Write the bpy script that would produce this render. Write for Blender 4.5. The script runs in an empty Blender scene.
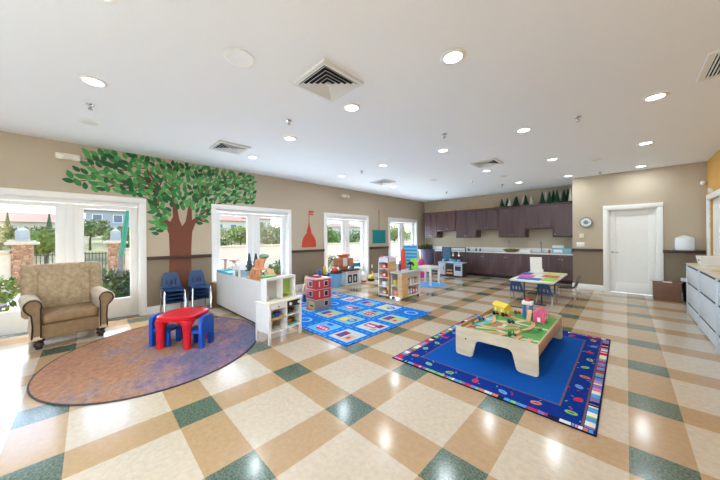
import bpy, bmesh, math, random
from mathutils import Vector, Matrix
PI = math.pi
random.seed(7)
S = bpy.context.scene
COL = S.collection

# ---------------------------------------------------------------- camera
CAM_H = 1.449
yaw, roll = 0.7797, 0.0075
fwd = Vector((-math.sin(yaw), math.cos(yaw), 0)); rgt = Vector((math.cos(yaw), math.sin(yaw), 0)); upv = Vector((0, 0, 1))
r2 = rgt*math.cos(roll) - upv*math.sin(roll); u2 = upv*math.cos(roll) + rgt*math.sin(roll)
cd = bpy.data.cameras.new('camera'); cam = bpy.data.objects.new('camera', cd); COL.objects.link(cam)
M4 = Matrix((r2, u2, -fwd)).transposed().to_4x4(); M4.translation = (0, 0, CAM_H)
cam.matrix_world = M4
cd.sensor_width = 36; cd.lens = 269.2*36/720; cd.shift_y = -2.19/720; cd.clip_start = 0.02; cd.clip_end = 400
S.camera = cam

# ---------------------------------------------------------------- world, sun, exposure
w = bpy.data.worlds.new('sky'); S.world = w; w.use_nodes = True
nt = w.node_tree; bg = nt.nodes['Background']
sky = nt.nodes.new('ShaderNodeTexSky'); sky.sky_type = 'NISHITA'; sky.sun_disc = False
sky.sun_elevation = math.radians(58); sky.sun_rotation = math.radians(-75); sky.air_density = 1.0; sky.dust_density = 1.5
nt.links.new(sky.outputs[0], bg.inputs[0]); bg.inputs[1].default_value = 0.6
sd = bpy.data.lights.new('sun', 'SUN'); sd.energy = 2.0; sd.angle = 0.009; sd.color = (1, .95, .87)
so = bpy.data.objects.new('sun', sd); COL.objects.link(so)
so.rotation_euler = Vector((0.50, 0.20, -1.0)).to_track_quat('-Z', 'Y').to_euler(); so.location = (-12, -4, 12)
FILL_TINT = (.68, .86, 1.0)  # cool tint shared by the added area lights
def fill_light(loc, w_, h_, rot, watts):  # added area light for fill, tilted up to brighten the ceiling
    ad = bpy.data.lights.new('fill_light', 'AREA'); ad.shape = 'RECTANGLE'; ad.size = w_; ad.size_y = h_; ad.energy = watts; ad.color = FILL_TINT
    ao = bpy.data.objects.new('fill_light', ad); COL.objects.link(ao); ao.location = loc; ao.rotation_euler = rot
fill_light((-1.0, -2.10, 1.15), 4.0, 1.2, (math.radians(90+30), 0, math.radians(180)), 1060)  # added fill by the unseen window behind the camera
for yc, wt in ((-.21, 22), (2.93, 44), (6.05, 62), (9.19, 66)): fill_light((-6.9, yc, .9), 1.7, 1.4, (0, math.radians(-90-30), 0), wt)  # added fills outside the left windows, stronger toward the kitchen end
LAMP_W = 6.4
S.view_settings.view_transform = 'Standard'; S.view_settings.look = 'None'
S.view_settings.exposure = 0.52; S.view_settings.gamma = 1.0; S.view_settings.use_curve_mapping = False

# ---------------------------------------------------------------- materials
def lin(c): return tuple((x/255/12.92 if x/255 <= .04045 else ((x/255+.055)/1.055)**2.4) for x in c)
MATS = {}
def mat(name, rgb, rough=.5, metal=0., noise=0., scale=12., bump=0., emit=0., spec=.5, rgb2=None, coat=0.):
    if name in MATS: return MATS[name]
    m = bpy.data.materials.new(name); m.use_nodes = True; n = m.node_tree; L = n.links
    p = n.nodes['Principled BSDF']; c = lin(rgb)
    p.inputs['Base Color'].default_value = (*c, 1); p.inputs['Roughness'].default_value = rough
    p.inputs['Metallic'].default_value = metal; p.inputs['Specular IOR Level'].default_value = spec
    p.inputs['Coat Weight'].default_value = coat
    tc = n.nodes.new('ShaderNodeTexCoord'); nz = n.nodes.new('ShaderNodeTexNoise')
    nz.inputs['Scale'].default_value = scale; nz.inputs['Detail'].default_value = 4
    L.new(tc.outputs['Object'], nz.inputs['Vector'])
    rp = n.nodes.new('ShaderNodeValToRGB')
    nv = noise if noise else .02
    a = tuple(x*(1-nv) for x in c); b = tuple(min(1, x*(1+nv)) for x in c)
    if rgb2: b = lin(rgb2)
    rp.color_ramp.elements[0].color = (*a, 1); rp.color_ramp.elements[0].position = .32
    rp.color_ramp.elements[1].color = (*b, 1); rp.color_ramp.elements[1].position = .68
    L.new(nz.outputs['Fac'], rp.inputs['Fac']); L.new(rp.outputs[0], p.inputs['Base Color'])
    if bump:
        bp = n.nodes.new('ShaderNodeBump'); bp.inputs['Strength'].default_value = bump; bp.inputs['Distance'].default_value = .01
        L.new(nz.outputs['Fac'], bp.inputs['Height']); L.new(bp.outputs[0], p.inputs['Normal'])
    if emit:
        p.inputs['Emission Color'].default_value = (1, .97, .92, 1); p.inputs['Emission Strength'].default_value = emit
    MATS[name] = m; return m
def woodmat(name, rgb, rgb2, rough=.45, sc=(2, 2, 30)):
    if name in MATS: return MATS[name]
    m = mat(name, rgb, rough, rgb2=rgb2, scale=1.0); n = m.node_tree
    mp = n.nodes.new('ShaderNodeMapping'); mp.inputs['Scale'].default_value = sc
    nz = [x for x in n.nodes if x.type == 'TEX_NOISE'][0]; tc = [x for x in n.nodes if x.type == 'TEX_COORD'][0]
    n.links.new(tc.outputs['Object'], mp.inputs[0]); n.links.new(mp.outputs[0], nz.inputs['Vector'])
    return m
def glassmat():
    m = bpy.data.materials.new('window_glass'); m.use_nodes = True; n = m.node_tree; n.nodes.clear()
    o = n.nodes.new('ShaderNodeOutputMaterial'); t = n.nodes.new('ShaderNodeBsdfTransparent'); g = n.nodes.new('ShaderNodeBsdfGlossy')
    g.inputs['Roughness'].default_value = 0.01; lw = n.nodes.new('ShaderNodeLayerWeight'); lw.inputs[0].default_value = .5
    pw = n.nodes.new('ShaderNodeMath'); pw.operation = 'POWER'; n.links.new(lw.outputs['Facing'], pw.inputs[0]); pw.inputs[1].default_value = 5
    f = n.nodes.new('ShaderNodeMath'); f.operation = 'MULTIPLY_ADD'; n.links.new(pw.outputs[0], f.inputs[0]); f.inputs[1].default_value = .9; f.inputs[2].default_value = .03
    t.inputs[0].default_value = (.97, .98, .98, 1)
    x = n.nodes.new('ShaderNodeMixShader'); n.links.new(f.outputs[0], x.inputs[0]); n.links.new(t.outputs[0], x.inputs[1]); n.links.new(g.outputs[0], x.inputs[2])
    n.links.new(x.outputs[0], o.inputs[0]); return m
GLASS = glassmat()
def floormat():
    m = bpy.data.materials.new('vinyl_tile'); m.use_nodes = True; n = m.node_tree; L = n.links; N = n.nodes.new
    p = n.nodes['Principled BSDF']
    tc = N('ShaderNodeTexCoord'); sp = N('ShaderNodeSeparateXYZ'); L.new(tc.outputs['Object'], sp.inputs[0])
    def math_(op, a, b=None, c=None):
        q = N('ShaderNodeMath'); q.operation = op
        for i, v in enumerate((a, b, c)):
            if v is None: continue
            if isinstance(v, (int, float)): q.inputs[i].default_value = v
            else: L.new(v, q.inputs[i])
        return q.outputs[0]
    ins, seams = [], []
    for ax, off in ((0, -0.0055+9.144), (1, -2.3195+.9144*12)):
        v = math_('ADD', sp.outputs[ax], off)
        f = math_('MODULO', math_('DIVIDE', v, .9144), 1.0)
        ins.append(math_('LESS_THAN', f, 1/3.))
        s = math_('MODULO', math_('DIVIDE', v, .3048), 1.0)
        seams.append(math_('LESS_THAN', math_('ABSOLUTE', math_('SUBTRACT', s, .5)), .4965))
    cnt = math_('ADD', ins[0], ins[1])
    nz = N('ShaderNodeTexNoise'); nz.inputs['Scale'].default_value = 26; nz.inputs['Detail'].default_value = 6; L.new(tc.outputs['Object'], nz.inputs['Vector'])
    nz2 = N('ShaderNodeTexNoise'); nz2.inputs['Scale'].default_value = 70; nz2.inputs['Detail'].default_value = 5; L.new(tc.outputs['Object'], nz2.inputs['Vector'])
    def ramp(a, b, src):
        r = N('ShaderNodeValToRGB'); r.color_ramp.elements[0].color = (*lin(a), 1); r.color_ramp.elements[1].color = (*lin(b), 1)
        r.color_ramp.elements[0].position = .33; r.color_ramp.elements[1].position = .67; L.new(src, r.inputs[0]); return r.outputs[0]
    cream = ramp((192, 174, 152), (204, 186, 164), nz.outputs[0]); tan = ramp((172, 138, 100), (182, 148, 110), nz.outputs[0])
    green = ramp((50, 66, 56), (108, 122, 102), nz2.outputs[0])
    def mix(f, a, b):
        x = N('ShaderNodeMix'); x.data_type = 'RGBA'; L.new(f, x.inputs[0]); L.new(a, x.inputs[6]); L.new(b, x.inputs[7]); return x.outputs[2]
    c1 = mix(math_('GREATER_THAN', cnt, .5), cream, tan); c2 = mix(math_('GREATER_THAN', cnt, 1.5), c1, green)
    sm = math_('MULTIPLY', seams[0], seams[1])
    dk = N('ShaderNodeMix'); dk.data_type = 'RGBA'; dk.blend_type = 'MULTIPLY'; dk.inputs[0].default_value = 1; L.new(c2, dk.inputs[6])
    sv = math_('ADD', math_('MULTIPLY', sm, .14), .86)
    cb = N('ShaderNodeCombineColor'); [L.new(sv, cb.inputs[i]) for i in range(3)]
    L.new(cb.outputs[0], dk.inputs[7]); L.new(dk.outputs[2], p.inputs['Base Color'])
    rr = math_('ADD', math_('MULTIPLY', nz.outputs[0], .12), .10); L.new(rr, p.inputs['Roughness'])
    bp = N('ShaderNodeBump'); bp.inputs['Strength'].default_value = .06; bp.inputs['Distance'].default_value = .004
    nb = N('ShaderNodeTexNoise'); nb.inputs['Scale'].default_value = 5; L.new(tc.outputs['Object'], nb.inputs['Vector'])
    L.new(nb.outputs[0], bp.inputs['Height']); L.new(bp.outputs[0], p.inputs['Normal'])
    p.inputs['Specular IOR Level'].default_value = .55
    return m
def rugmat():
    m = bpy.data.materials.new('faded_rug'); m.use_nodes = True; n = m.node_tree; L = n.links; N = n.nodes.new; p = n.nodes['Principled BSDF']
    tc = N('ShaderNodeTexCoord')
    def nz(sc, off, det=6, rough=.65):
        mp = N('ShaderNodeMapping'); mp.inputs['Location'].default_value = off; mp.inputs['Scale'].default_value = (1, 1.4, 1); L.new(tc.outputs['Object'], mp.inputs[0])
        q = N('ShaderNodeTexNoise'); q.inputs['Scale'].default_value = sc; q.inputs['Detail'].default_value = det; q.inputs['Roughness'].default_value = rough
        L.new(mp.outputs[0], q.inputs['Vector']); return q.outputs[0]
    def math_add(o):
        q = N('ShaderNodeMath'); q.operation = 'ADD'; q.inputs[1].default_value = .045; L.new(o, q.inputs[0]); return q.outputs[0]
    r = N('ShaderNodeValToRGB'); cr = r.color_ramp
    cols = [(0, (92, 100, 130)), (.38, (112, 112, 138)), (.45, (142, 116, 140)), (.50, (156, 130, 134)), (.55, (162, 136, 124)), (.62, (176, 132, 102)), (1, (158, 112, 104))]
    while len(cr.elements) < len(cols): cr.elements.new(.5)
    for e, (q, c) in zip(cr.elements, cols): e.position = q; e.color = (*lin(c), 1)
    sp = N('ShaderNodeSeparateXYZ'); L.new(tc.outputs['Object'], sp.inputs[0])
    ma = N('ShaderNodeMath'); ma.operation = 'MULTIPLY_ADD'; ma.inputs[1].default_value = -.15; L.new(sp.outputs[1], ma.inputs[0]); L.new(math_add(nz(1.5, (3.1, 1.7, 0), 8, .7)), ma.inputs[2])
    L.new(ma.outputs[0], r.inputs[0])
    r2 = N('ShaderNodeValToRGB'); r2.color_ramp.elements[0].color = (*lin((120, 112, 118)), 1); r2.color_ramp.elements[1].color = (*lin((204, 192, 182)), 1)
    r2.color_ramp.elements[0].position = .38; r2.color_ramp.elements[1].position = .66; L.new(nz(14, (0, 4, 0), 8, .8), r2.inputs[0])
    x = N('ShaderNodeMix'); x.data_type = 'RGBA'; x.blend_type = 'OVERLAY'; x.inputs[0].default_value = .6
    L.new(r.outputs[0], x.inputs[6]); L.new(r2.outputs[0], x.inputs[7]); L.new(x.outputs[2], p.inputs['Base Color']); p.inputs['Roughness'].default_value = .95
    p.inputs['Specular IOR Level'].default_value = .1
    return m
def brickmat(name, a, b, mortar, scale=4.):
    m = bpy.data.materials.new(name); m.use_nodes = True; n = m.node_tree; L = n.links; N = n.nodes.new; p = n.nodes['Principled BSDF']
    tc = N('ShaderNodeTexCoord'); v = N('ShaderNodeTexVoronoi'); v.inputs['Scale'].default_value = scale*1.8
    mp = N('ShaderNodeMapping'); mp.inputs['Scale'].default_value = (1, 1, 2.1); L.new(tc.outputs['Object'], mp.inputs[0]); L.new(mp.outputs[0], v.inputs['Vector'])
    r = N('ShaderNodeValToRGB'); r.color_ramp.elements[0].color = (*lin(a), 1); r.color_ramp.elements[1].color = (*lin(b), 1)
    s = N('ShaderNodeSeparateColor'); L.new(v.outputs['Color'], s.inputs[0]); L.new(s.outputs[0], r.inputs[0])
    v2 = N('ShaderNodeTexVoronoi'); v2.feature = 'DISTANCE_TO_EDGE'; v2.inputs['Scale'].default_value = scale*1.8; L.new(mp.outputs[0], v2.inputs['Vector'])
    lt = N('ShaderNodeMath'); lt.operation = 'LESS_THAN'; lt.inputs[1].default_value = .05; L.new(v2.outputs[0], lt.inputs[0])
    x = N('ShaderNodeMix'); x.data_type = 'RGBA'; L.new(lt.outputs[0], x.inputs[0]); L.new(r.outputs[0], x.inputs[6]); x.inputs[7].default_value = (*lin(mortar), 1)
    L.new(x.outputs[2], p.inputs['Base Color']); p.inputs['Roughness'].default_value = .9; return m

# ---------------------------------------------------------------- mesh builder
def _rboxcache(sx, sy, sz, r, seg):
    bm = bmesh.new(); bmesh.ops.create_cube(bm, size=1)
    for v in bm.verts: v.co = (v.co.x*sx, v.co.y*sy, v.co.z*sz)
    r = min(r, .49*min(sx, sy, sz))
    bmesh.ops.bevel(bm, geom=list(bm.edges), offset=r, segments=seg, profile=.5, affect='EDGES')
    bm.verts.index_update(); V = [tuple(v.co) for v in bm.verts]; F = [[v.index for v in f.verts] for f in bm.faces]; bm.free(); return V, F
class MB:
    def __init__(s, m=None): s.V = []; s.F = []; s.I = []; s.mats = []; s.cur = 0; s.T = None; m and s.m(m)
    def m(s, m):
        if m not in s.mats: s.mats.append(m)
        s.cur = s.mats.index(m); return s
    def add(s, V, F):
        o = len(s.V)
        s.V += [tuple(s.T @ Vector(v)) for v in V] if s.T else [tuple(v) for v in V]
        s.F += [[i+o for i in f] for f in F]; s.I += [s.cur]*len(F); return s
    def box(s, x0, y0, z0, x1, y1, z1, r=0, seg=2, R=None):
        sx, sy, sz = abs(x1-x0), abs(y1-y0), abs(z1-z0); c = Vector(((x0+x1)/2, (y0+y1)/2, (z0+z1)/2))
        if r > 0: V, F = _rboxcache(sx, sy, sz, r, seg)
        else:
            V = [(a*sx/2, b*sy/2, d*sz/2) for a in (-1, 1) for b in (-1, 1) for d in (-1, 1)]
            F = [[0, 1, 3, 2], [4, 6, 7, 5], [0, 4, 5, 1], [2, 3, 7, 6], [0, 2, 6, 4], [1, 5, 7, 3]]
        if R is not None: V = [R @ Vector(v) for v in V]
        return s.add([Vector(v)+c for v in V], F)
    def cyl(s, p0, p1, r0, r1=None, n=16):
        r1 = r0 if r1 is None else r1; p0, p1 = Vector(p0), Vector(p1); d = (p1-p0).normalized()
        a = d.orthogonal().normalized(); b = d.cross(a); V = []
        for p, r in ((p0, r0), (p1, r1)): V += [p+(a*math.cos(2*PI*i/n)+b*math.sin(2*PI*i/n))*r for i in range(n)]
        F = [[i, (i+1) % n, n+(i+1) % n, n+i] for i in range(n)] + [list(range(n))[::-1], list(range(n, 2*n))]
        return s.add(V, F)
    def tube(s, pts, r, n=8, closed=False):
        pts = [Vector(p) for p in pts]; k = len(pts); V = []; prev = None
        for i, p in enumerate(pts):
            t = (pts[(i+1) % k]-pts[i-1]) if closed else (pts[min(i+1, k-1)]-pts[max(i-1, 0)])
            t.normalize(); a = t.orthogonal() if prev is None else prev - t*prev.dot(t)
            a.normalize(); prev = a; b = t.cross(a); rr = r[i] if isinstance(r, (list, tuple)) else r
            V += [p+(a*math.cos(2*PI*j/n)+b*math.sin(2*PI*j/n))*rr for j in range(n)]
        F = []
        for i in range(k if closed else k-1):
            q = (i+1) % k; F += [[i*n+j, i*n+(j+1) % n, q*n+(j+1) % n, q*n+j] for j in range(n)]
        if not closed: F += [list(range(n))[::-1], [(k-1)*n+j for j in range(n)]]
        return s.add(V, F)
    def lathe(s, prof, c=(0, 0, 0), n=20):
        V = []; k = len(prof)
        for r, z in prof: V += [(c[0]+max(r, 1e-4)*math.cos(2*PI*j/n), c[1]+max(r, 1e-4)*math.sin(2*PI*j/n), c[2]+z) for j in range(n)]
        F = [[i*n+j, i*n+(j+1) % n, (i+1)*n+(j+1) % n, (i+1)*n+j] for i in range(k-1) for j in range(n)]
        F += [list(range(n))[::-1], [(k-1)*n+j for j in range(n)]]
        return s.add(V, F)
    def prism(s, poly, ax, d0, d1):
        def P(u, v, d): return {'x': (d, u, v), 'y': (u, d, v), 'z': (u, v, d)}[ax]
        k = len(poly); V = [P(u, v, d0) for u, v in poly]+[P(u, v, d1) for u, v in poly]
        F = [list(range(k))[::-1], list(range(k, 2*k))]+[[i, (i+1) % k, k+(i+1) % k, k+i] for i in range(k)]
        return s.add(V, F)
    def ell(s, c, rx, ry, rz, n=14, k=8):
        V = []; F = []
        for i in range(k+1):
            t = PI*i/k; V += [(c[0]+rx*max(math.sin(t), 1e-3)*math.cos(2*PI*j/n), c[1]+ry*max(math.sin(t), 1e-3)*math.sin(2*PI*j/n), c[2]+rz*math.cos(t)) for j in range(n)]
        F = [[i*n+j, (i+1)*n+j, (i+1)*n+(j+1) % n, i*n+(j+1) % n] for i in range(k) for j in range(n)]
        return s.add(V, F)
    def face(s, V): return s.add(V, [list(range(len(V)))])
    def build(s, name, parent=None, smooth=40, loc=None, rot=0, recalc=True):
        me = bpy.data.meshes.new(name); me.from_pydata([tuple(v) for v in s.V], [], s.F)
        for m in s.mats: me.materials.append(m)
        me.polygons.foreach_set('material_index', s.I)
        if recalc:
            bm = bmesh.new(); bm.from_mesh(me); bmesh.ops.recalc_face_normals(bm, faces=bm.faces); bm.to_mesh(me); bm.free()
        if smooth:
            me.polygons.foreach_set('use_smooth', [True]*len(me.polygons)); me.set_sharp_from_angle(angle=math.radians(smooth))
        me.update(); o = bpy.data.objects.new(name, me); COL.objects.link(o)
        if parent is not None: o.parent = parent
        if loc is not None: o.location = loc
        if rot: o.rotation_euler.z = rot
        return o
def tag(o, label, cat, group=None):
    o['label'] = label; o['category'] = cat
    if group: o['group'] = group
    return o
def thing(name, label, cat, loc=(0, 0, 0), rot=0, group=None):
    o = bpy.data.objects.new(name, None); COL.objects.link(o); o.empty_display_size = .1
    o.location = loc; o.rotation_euler = (0, 0, rot); return tag(o, label, cat, group)
def struct(mb, name, parent=None, **k):
    o = mb.build(name, parent, **k)
    if parent is None: o['kind'] = 'structure'
    return o
def sroot(name, loc=(0, 0, 0)):
    o = bpy.data.objects.new(name, None); COL.objects.link(o); o.location = loc; o['kind'] = 'structure'; return o
def solo(mb, name, label, cat, loc=(0, 0, 0), rot=0, group=None, smooth=40): return tag(mb.build(name, loc=loc, rot=rot, smooth=smooth), label, cat, group)
KIDS = {}
def dup(root, loc, rot, label, group=None):
    r = root.copy(); COL.objects.link(r); r.location = loc; r.rotation_euler = (0, 0, rot); r['label'] = label
    if group: r['group'] = group
    for ch in list(root.children):
        c = ch.copy(); COL.objects.link(c); c.parent = r
        for g in list(ch.children):
            d = g.copy(); COL.objects.link(d); d.parent = c
    return r
def rz(a): return Matrix.Rotation(a, 3, 'Z')
def ry(a): return Matrix.Rotation(a, 3, 'Y')
def rx(a): return Matrix.Rotation(a, 3, 'X')

WHITE = mat('white_trim_paint', (240, 238, 234), .4, noise=.01)
TAN = mat('tan_wall_paint', (190, 174, 152), .85, noise=.02, scale=60)
TANLOW = mat('lower_wall_paint', (136, 120, 98), .8, noise=.02, scale=60)
ORANGE = mat('ochre_wall_paint', (210, 158, 82), .85, noise=.02, scale=60)
CEIL = mat('ceiling_paint', (244, 246, 250), .9, noise=.01, scale=90, bump=.03)
RAIL = woodmat('dark_rail_wood', (60, 40, 34), (78, 54, 45), .4)
PLUM = woodmat('plum_cabinet_wood', (76, 52, 54), (94, 67, 68), .33, (6, 6, 1.2))
CHROME = mat('chrome', (205, 208, 212), .16, 1.0)
STEEL = mat('brushed_steel', (170, 172, 175), .3, 1.0)
BLACK = mat('black_plastic', (24, 24, 27), .4)
DARK = mat('dark_bronze', (58, 40, 30), .4, .3)
# ================================================================= SETTING
XL, XR, YK, YF, YB, ZC, XRET = -6.55, 1.26, 10.85, 9.5, -2.2, 3.06, -1.06
struct(MB(floormat()).box(XL-.2, YB-.2, -.1, XR+.2, YK+.2, 0), 'floor', smooth=0)
struct(MB(CEIL).box(XL-.2, YB-.2, ZC, XR+.2, YK+.2, ZC+.12), 'ceiling', smooth=0)
UNITS = [(-1.21, .79), (1.93, 3.93), (5.06, 7.05), (8.18, 10.2)]
def wallx(x0, x1, ya, yb, openings):
    b = MB(TAN); zs = 1.08
    def seg(y0, y1, z0, z1):
        if z0 < zs: b.m(TANLOW).box(x0, y0, z0, x1, y1, min(zs, z1))
        if z1 > zs: b.m(TAN).box(x0, y0, max(zs, z0), x1, y1, z1)
    y = ya
    for (a, c, z0, z1) in openings:
        seg(y, a, 0, ZC)
        if z0 > 0: seg(a, c, 0, z0)
        seg(a, c, z1, ZC); y = c
    seg(y, yb, 0, ZC); return b
struct(wallx(XL-.2, XL, YB-.2, YK+.2, [(a+.08, c-.08, 0, 2.13) for a, c in UNITS]), 'wall_left', smooth=0)
struct(MB(TAN).box(XL, YK, 0, XRET+.2, YK+.2, ZC), 'wall_kitchen', smooth=0)
# far wall block (between kitchen and door)
b = MB(TAN); dx0, dx1, dzt = -.335, .525, 2.12
for z0, z1, m in ((0, 1.08, TANLOW), (1.08, ZC, TAN)):
    b.m(m).box(XRET, YF, z0, dx0, YF+.2, z1)
    b.m(m).box(dx1, YF, z0, XR+.2, YF+.2, z1) if z0 else b.m(m).box(dx1, YF, 0, XR+.2, YF+.2, 1.08)
    b.m(m).box(XRET, YF+.2, z0, XRET+.15, YK, z1)
b.m(TAN).box(dx0, YF, dzt, dx1, YF+.2, ZC)
struct(b, 'wall_far', smooth=0)
ro = [(6.6, 9.28, 0, 2.2)]
b = MB(ORANGE)
b.box(XR, YB-.2, 0, XR+.2, 8.2, ZC); b.box(XR, 9.28, 0, XR+.2, YF, ZC); b.box(XR, 8.2, 2.2, XR+.2, 9.28, ZC)
struct(b, 'wall_right', smooth=0)
# wall behind the camera, with a broad opening for the added window
b = MB(TAN); b.box(XL, YB-.2, 0, -3.3, YB, ZC); b.box(1.1, YB-.2, 0, XR, YB, ZC); b.box(-3.3, YB-.2, 0, 1.1, YB, .5); b.box(-3.3, YB-.2, 2.5, 1.1, YB, ZC)
struct(b, 'wall_near', smooth=0)
# baseboards and chair rails
def strips(name, z0, z1, t, m, left_gap=0):
    y = YB; b = MB(m)
    for a, c in UNITS:
        if a > y: b.box(XL, y, z0, XL+t, a, z1, .004)
        y = c
    b.box(XL, y, z0, XL+t, YK-.62, z1, .004)
    return b
struct(strips('b', 0, .15, .016, WHITE), 'baseboard_left')
struct(strips('r', 1.05, 1.115, .03, RAIL), 'trim_1')
struct(MB(WHITE).box(XRET-.015, YF-.016, 0, -.43, YF, .15, .004).box(.61, YF-.016, 0, XR, YF, .15, .004), 'baseboard_far')
struct(MB(RAIL).box(XRET-.01, YF-.03, 1.045, -.43, YF, 1.11, .004).box(.61, YF-.035, 1.045, XR, YF, 1.115, .004), 'trim_2')
# french-window units
def unit(i, a, c):
    r = sroot('window_%d' % i, (XL, a, 0)); W = c-a
    b = MB(WHITE)
    b.box(-.02, 0, 0, .03, .10, 2.13, .006); b.box(-.02, W-.10, 0, .03, W, 2.13, .006); b.box(-.02, 0, 2.13, .03, W, 2.23, .006)
    b.box(-.2, .08, 0, -.02, .115, 2.13); b.box(-.2, W-.115, 0, -.02, W-.08, 2.13); b.box(-.2, .115, 2.07, -.02, W-.115, 2.13)
    b.build('casing', r)
    mid = W/2
    for s0, s1 in ((.115, mid), (mid, W-.115)):
        f = MB(WHITE); gx0, gx1 = s0+.105, s1-.115
        if s0 > .2: gx0 = s0+.165
        else: gx1 = s1-.165
        f.box(-.15, s0+.002, .02, -.10, gx0, 2.06, .005); f.box(-.15, gx1, .02, -.10, s1-.002, 2.06, .005)
        f.box(-.15, gx0-.004, .02, -.10, gx1+.004, .37, .005); f.box(-.15, gx0-.004, 1.995, -.10, gx1+.004, 2.06, .005)
        o = f.build('sash', r)
        MB(GLASS).box(-.128, gx0, .37, -.122, gx1, 1.995).build('glass_pane', o, smooth=0)
    MB(WHITE).box(-.10, mid-.045, .02, -.075, mid+.045, 2.06, .006).build('centre_post', r)
    MB(STEEL).box(-.2, .115, 0, -.0, W-.115, .02).build('sill', r)
for i, (a, c) in enumerate(UNITS): unit(i+1, a, c)
# white panel door in the far wall
r = sroot('door_1', (0, YF, 0))
b = MB(WHITE); b.box(dx0-.095, -.03, 0, dx0, .02, dzt, .006); b.box(dx1, -.03, 0, dx1+.095, .02, dzt, .006); b.box(dx0-.095, -.03, dzt, dx1+.095, .02, dzt+.11, .006)
b.box(dx0, .0, 0, dx0+.025, .2, dzt); b.box(dx1-.025, 0, 0, dx1, .2, dzt); b.box(dx0, 0, dzt-.025, dx1, .2, dzt); b.build('casing', r)
b = MB(WHITE); e0, e1 = dx0+.027, dx1-.027
b.box(e0, .075, .01, e1, .105, 2.09)
b.box(e0, .06, .01, e0+.115, .078, 2.09, .004); b.box(e1-.115, .06, .01, e1, .078, 2.09, .004)
b.box(e0+.11, .06, 1.96, e1-.11, .078, 2.09, .004); b.box(e0+.11, .06, .01, e1-.11, .078, .26, .004); b.build('leaf', r)
b = MB(STEEL); b.cyl((e0+.055, .06, 1.03), (e0+.055, .045, 1.03), .028); b.cyl((e0+.055, .05, 1.03), (e0+.055, .01, 1.03), .01); b.box(e0+.045, .005, 1.02, e0+.17, .02, 1.04, .006); b.build('door_handle', r)
# door in the ochre wall (only its edge shows)
r = sroot('door_2', (XR, 8.2, 0))
b = MB(WHITE); b.box(-.03, 1.08, 0, .02, 1.19, 2.2, .006); b.box(-.03, -.11, 0, .02, 0, 2.2, .006); b.box(-.03, -.11, 2.2, .02, 1.19, 2.31, .006); b.build('casing', r)
b = MB(WHITE); b.box(.05, .0, .0, .09, 1.08, 2.2)
for k in range(5): b.box(.035, .06+k*.2, .12, .052, .21+k*.2, 2.08, .006)
b.build('leaf', r)
# unseen window added behind the camera to let more light in
r = sroot('window_5', (-3.3, YB, 0)); b = MB(WHITE)
for x in (0, 1.1, 2.2, 3.3, 4.4): b.box(max(0, x-.04), -.14, .5, min(4.4, x+.04), -.06, 2.5)
b.box(0, -.14, .5, 4.4, -.06, .58); b.box(0, -.14, 2.42, 4.4, -.06, 2.5); b.build('casing', r)
MB(GLASS).box(.04, -.102, .58, 4.36, -.098, 2.42).build('glass_pane', r, smooth=0)

# ================================================================= OUTSIDE
STUCCO = mat('cream_stucco', (232, 216, 188), .95, noise=.05, scale=8)
CAPM = mat('pale_cap_stone', (206, 190, 166), .9, noise=.06, scale=9)
STONE = brickmat('ledge_stone', (140, 96, 66), (206, 160, 124), (116, 92, 72), 4.)
IRON = mat('dark_iron', (62, 60, 58), .6)
struct(MB(mat('patio_concrete', (206, 192, 172), .95, noise=.06, scale=4)).box(-14, -25, -.2, XL-.2, 40, -.04), 'patio', smooth=0)
HILL = mat('dry_hill', (88, 98, 58), 1, noise=.3, scale=.6, rgb2=(150, 142, 98))
b = MB(HILL); xs = [-13.2, -16, -20, -26, -34, -46, -70, -110]; zs = [-.1, .0, .3, 1.2, 2.2, 2.7, 3.2, 3.5]; ys = [-60+i*8 for i in range(26)]
V = [(x, y, z+.5*math.sin(y*.11+x*.05)*min(1, max(0, (-x-16)/15))) for x, z in zip(xs, zs) for y in ys]; n = len(ys)
b.add(V, [[i*n+j, i*n+j+1, (i+1)*n+j+1, (i+1)*n+j] for i in range(len(xs)-1) for j in range(n-1)])
struct(b, 'hillside', smooth=60)
def gwall(name, y0, y1, h):
    struct(MB(STUCCO).box(-12.7, y0, -.1, -12.5, y1, h).m(CAPM).box(-12.78, y0, h, -12.42, y1, h+.09, .02), name)
gwall('trim_3', -12, -1.55, 1.06); gwall('trim_4', .92, 30, 1.05)
def pillar(y, lab):
    t = thing('stone_pillar', lab, 'pillar', (-12.6, y, -.04))
    MB(STONE).box(-.21, -.19, 0, .21, .19, 1.36).build('shaft', t)
    MB(CAPM).box(-.32, -.3, 1.36, .32, .3, 1.44, .02).box(-.25, -.23, 1.44, .25, .23, 1.48, .015).build('cap', t)
    l = thing('garden_lantern', 'white boxy lantern on top of the '+('left pillar outside the armchair windows' if y < 0 else 'right pillar outside the armchair windows'), 'lantern', (-12.6, y, 1.44))
    LW = mat('lantern_white', (180, 176, 166), .5)
    MB(LW).box(-.13, -.13, 0, .13, .13, .04, .01).build('lantern_base', l); MB(LW).cyl((0, 0, .3), (0, 0, .38), .16, .05, 4).cyl((0, 0, .38), (0, 0, .44), .03, .02, 8).build('lantern_cap', l)
    for sx in (-1, 1):
        for sy in (-1, 1): MB(LW).box(sx*.115-.012, sy*.115-.012, .04, sx*.115+.012, sy*.115+.012, .3).build('lantern_post', l)
    MB(mat('lantern_pane', (170, 176, 176), .2)).box(-.105, -.105, .04, .105, .105, .3).build('lantern_pane', l)
pillar(-1.34, 'ledgestone pillar with pale cap behind the left window pane'); pillar(.68, 'ledgestone pillar with pale cap beside the leaning green pole')
t = thing('iron_fence', 'dark iron picket fence between the two stone pillars outside', 'fence', (-12.6, -.33, -.04))
b = MB(IRON)
for k in range(20): b.box(-.012, -.76+k*.08-.009, .05, .012, -.76+k*.08+.009, 1.1)
b.build('pickets', t)
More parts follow.
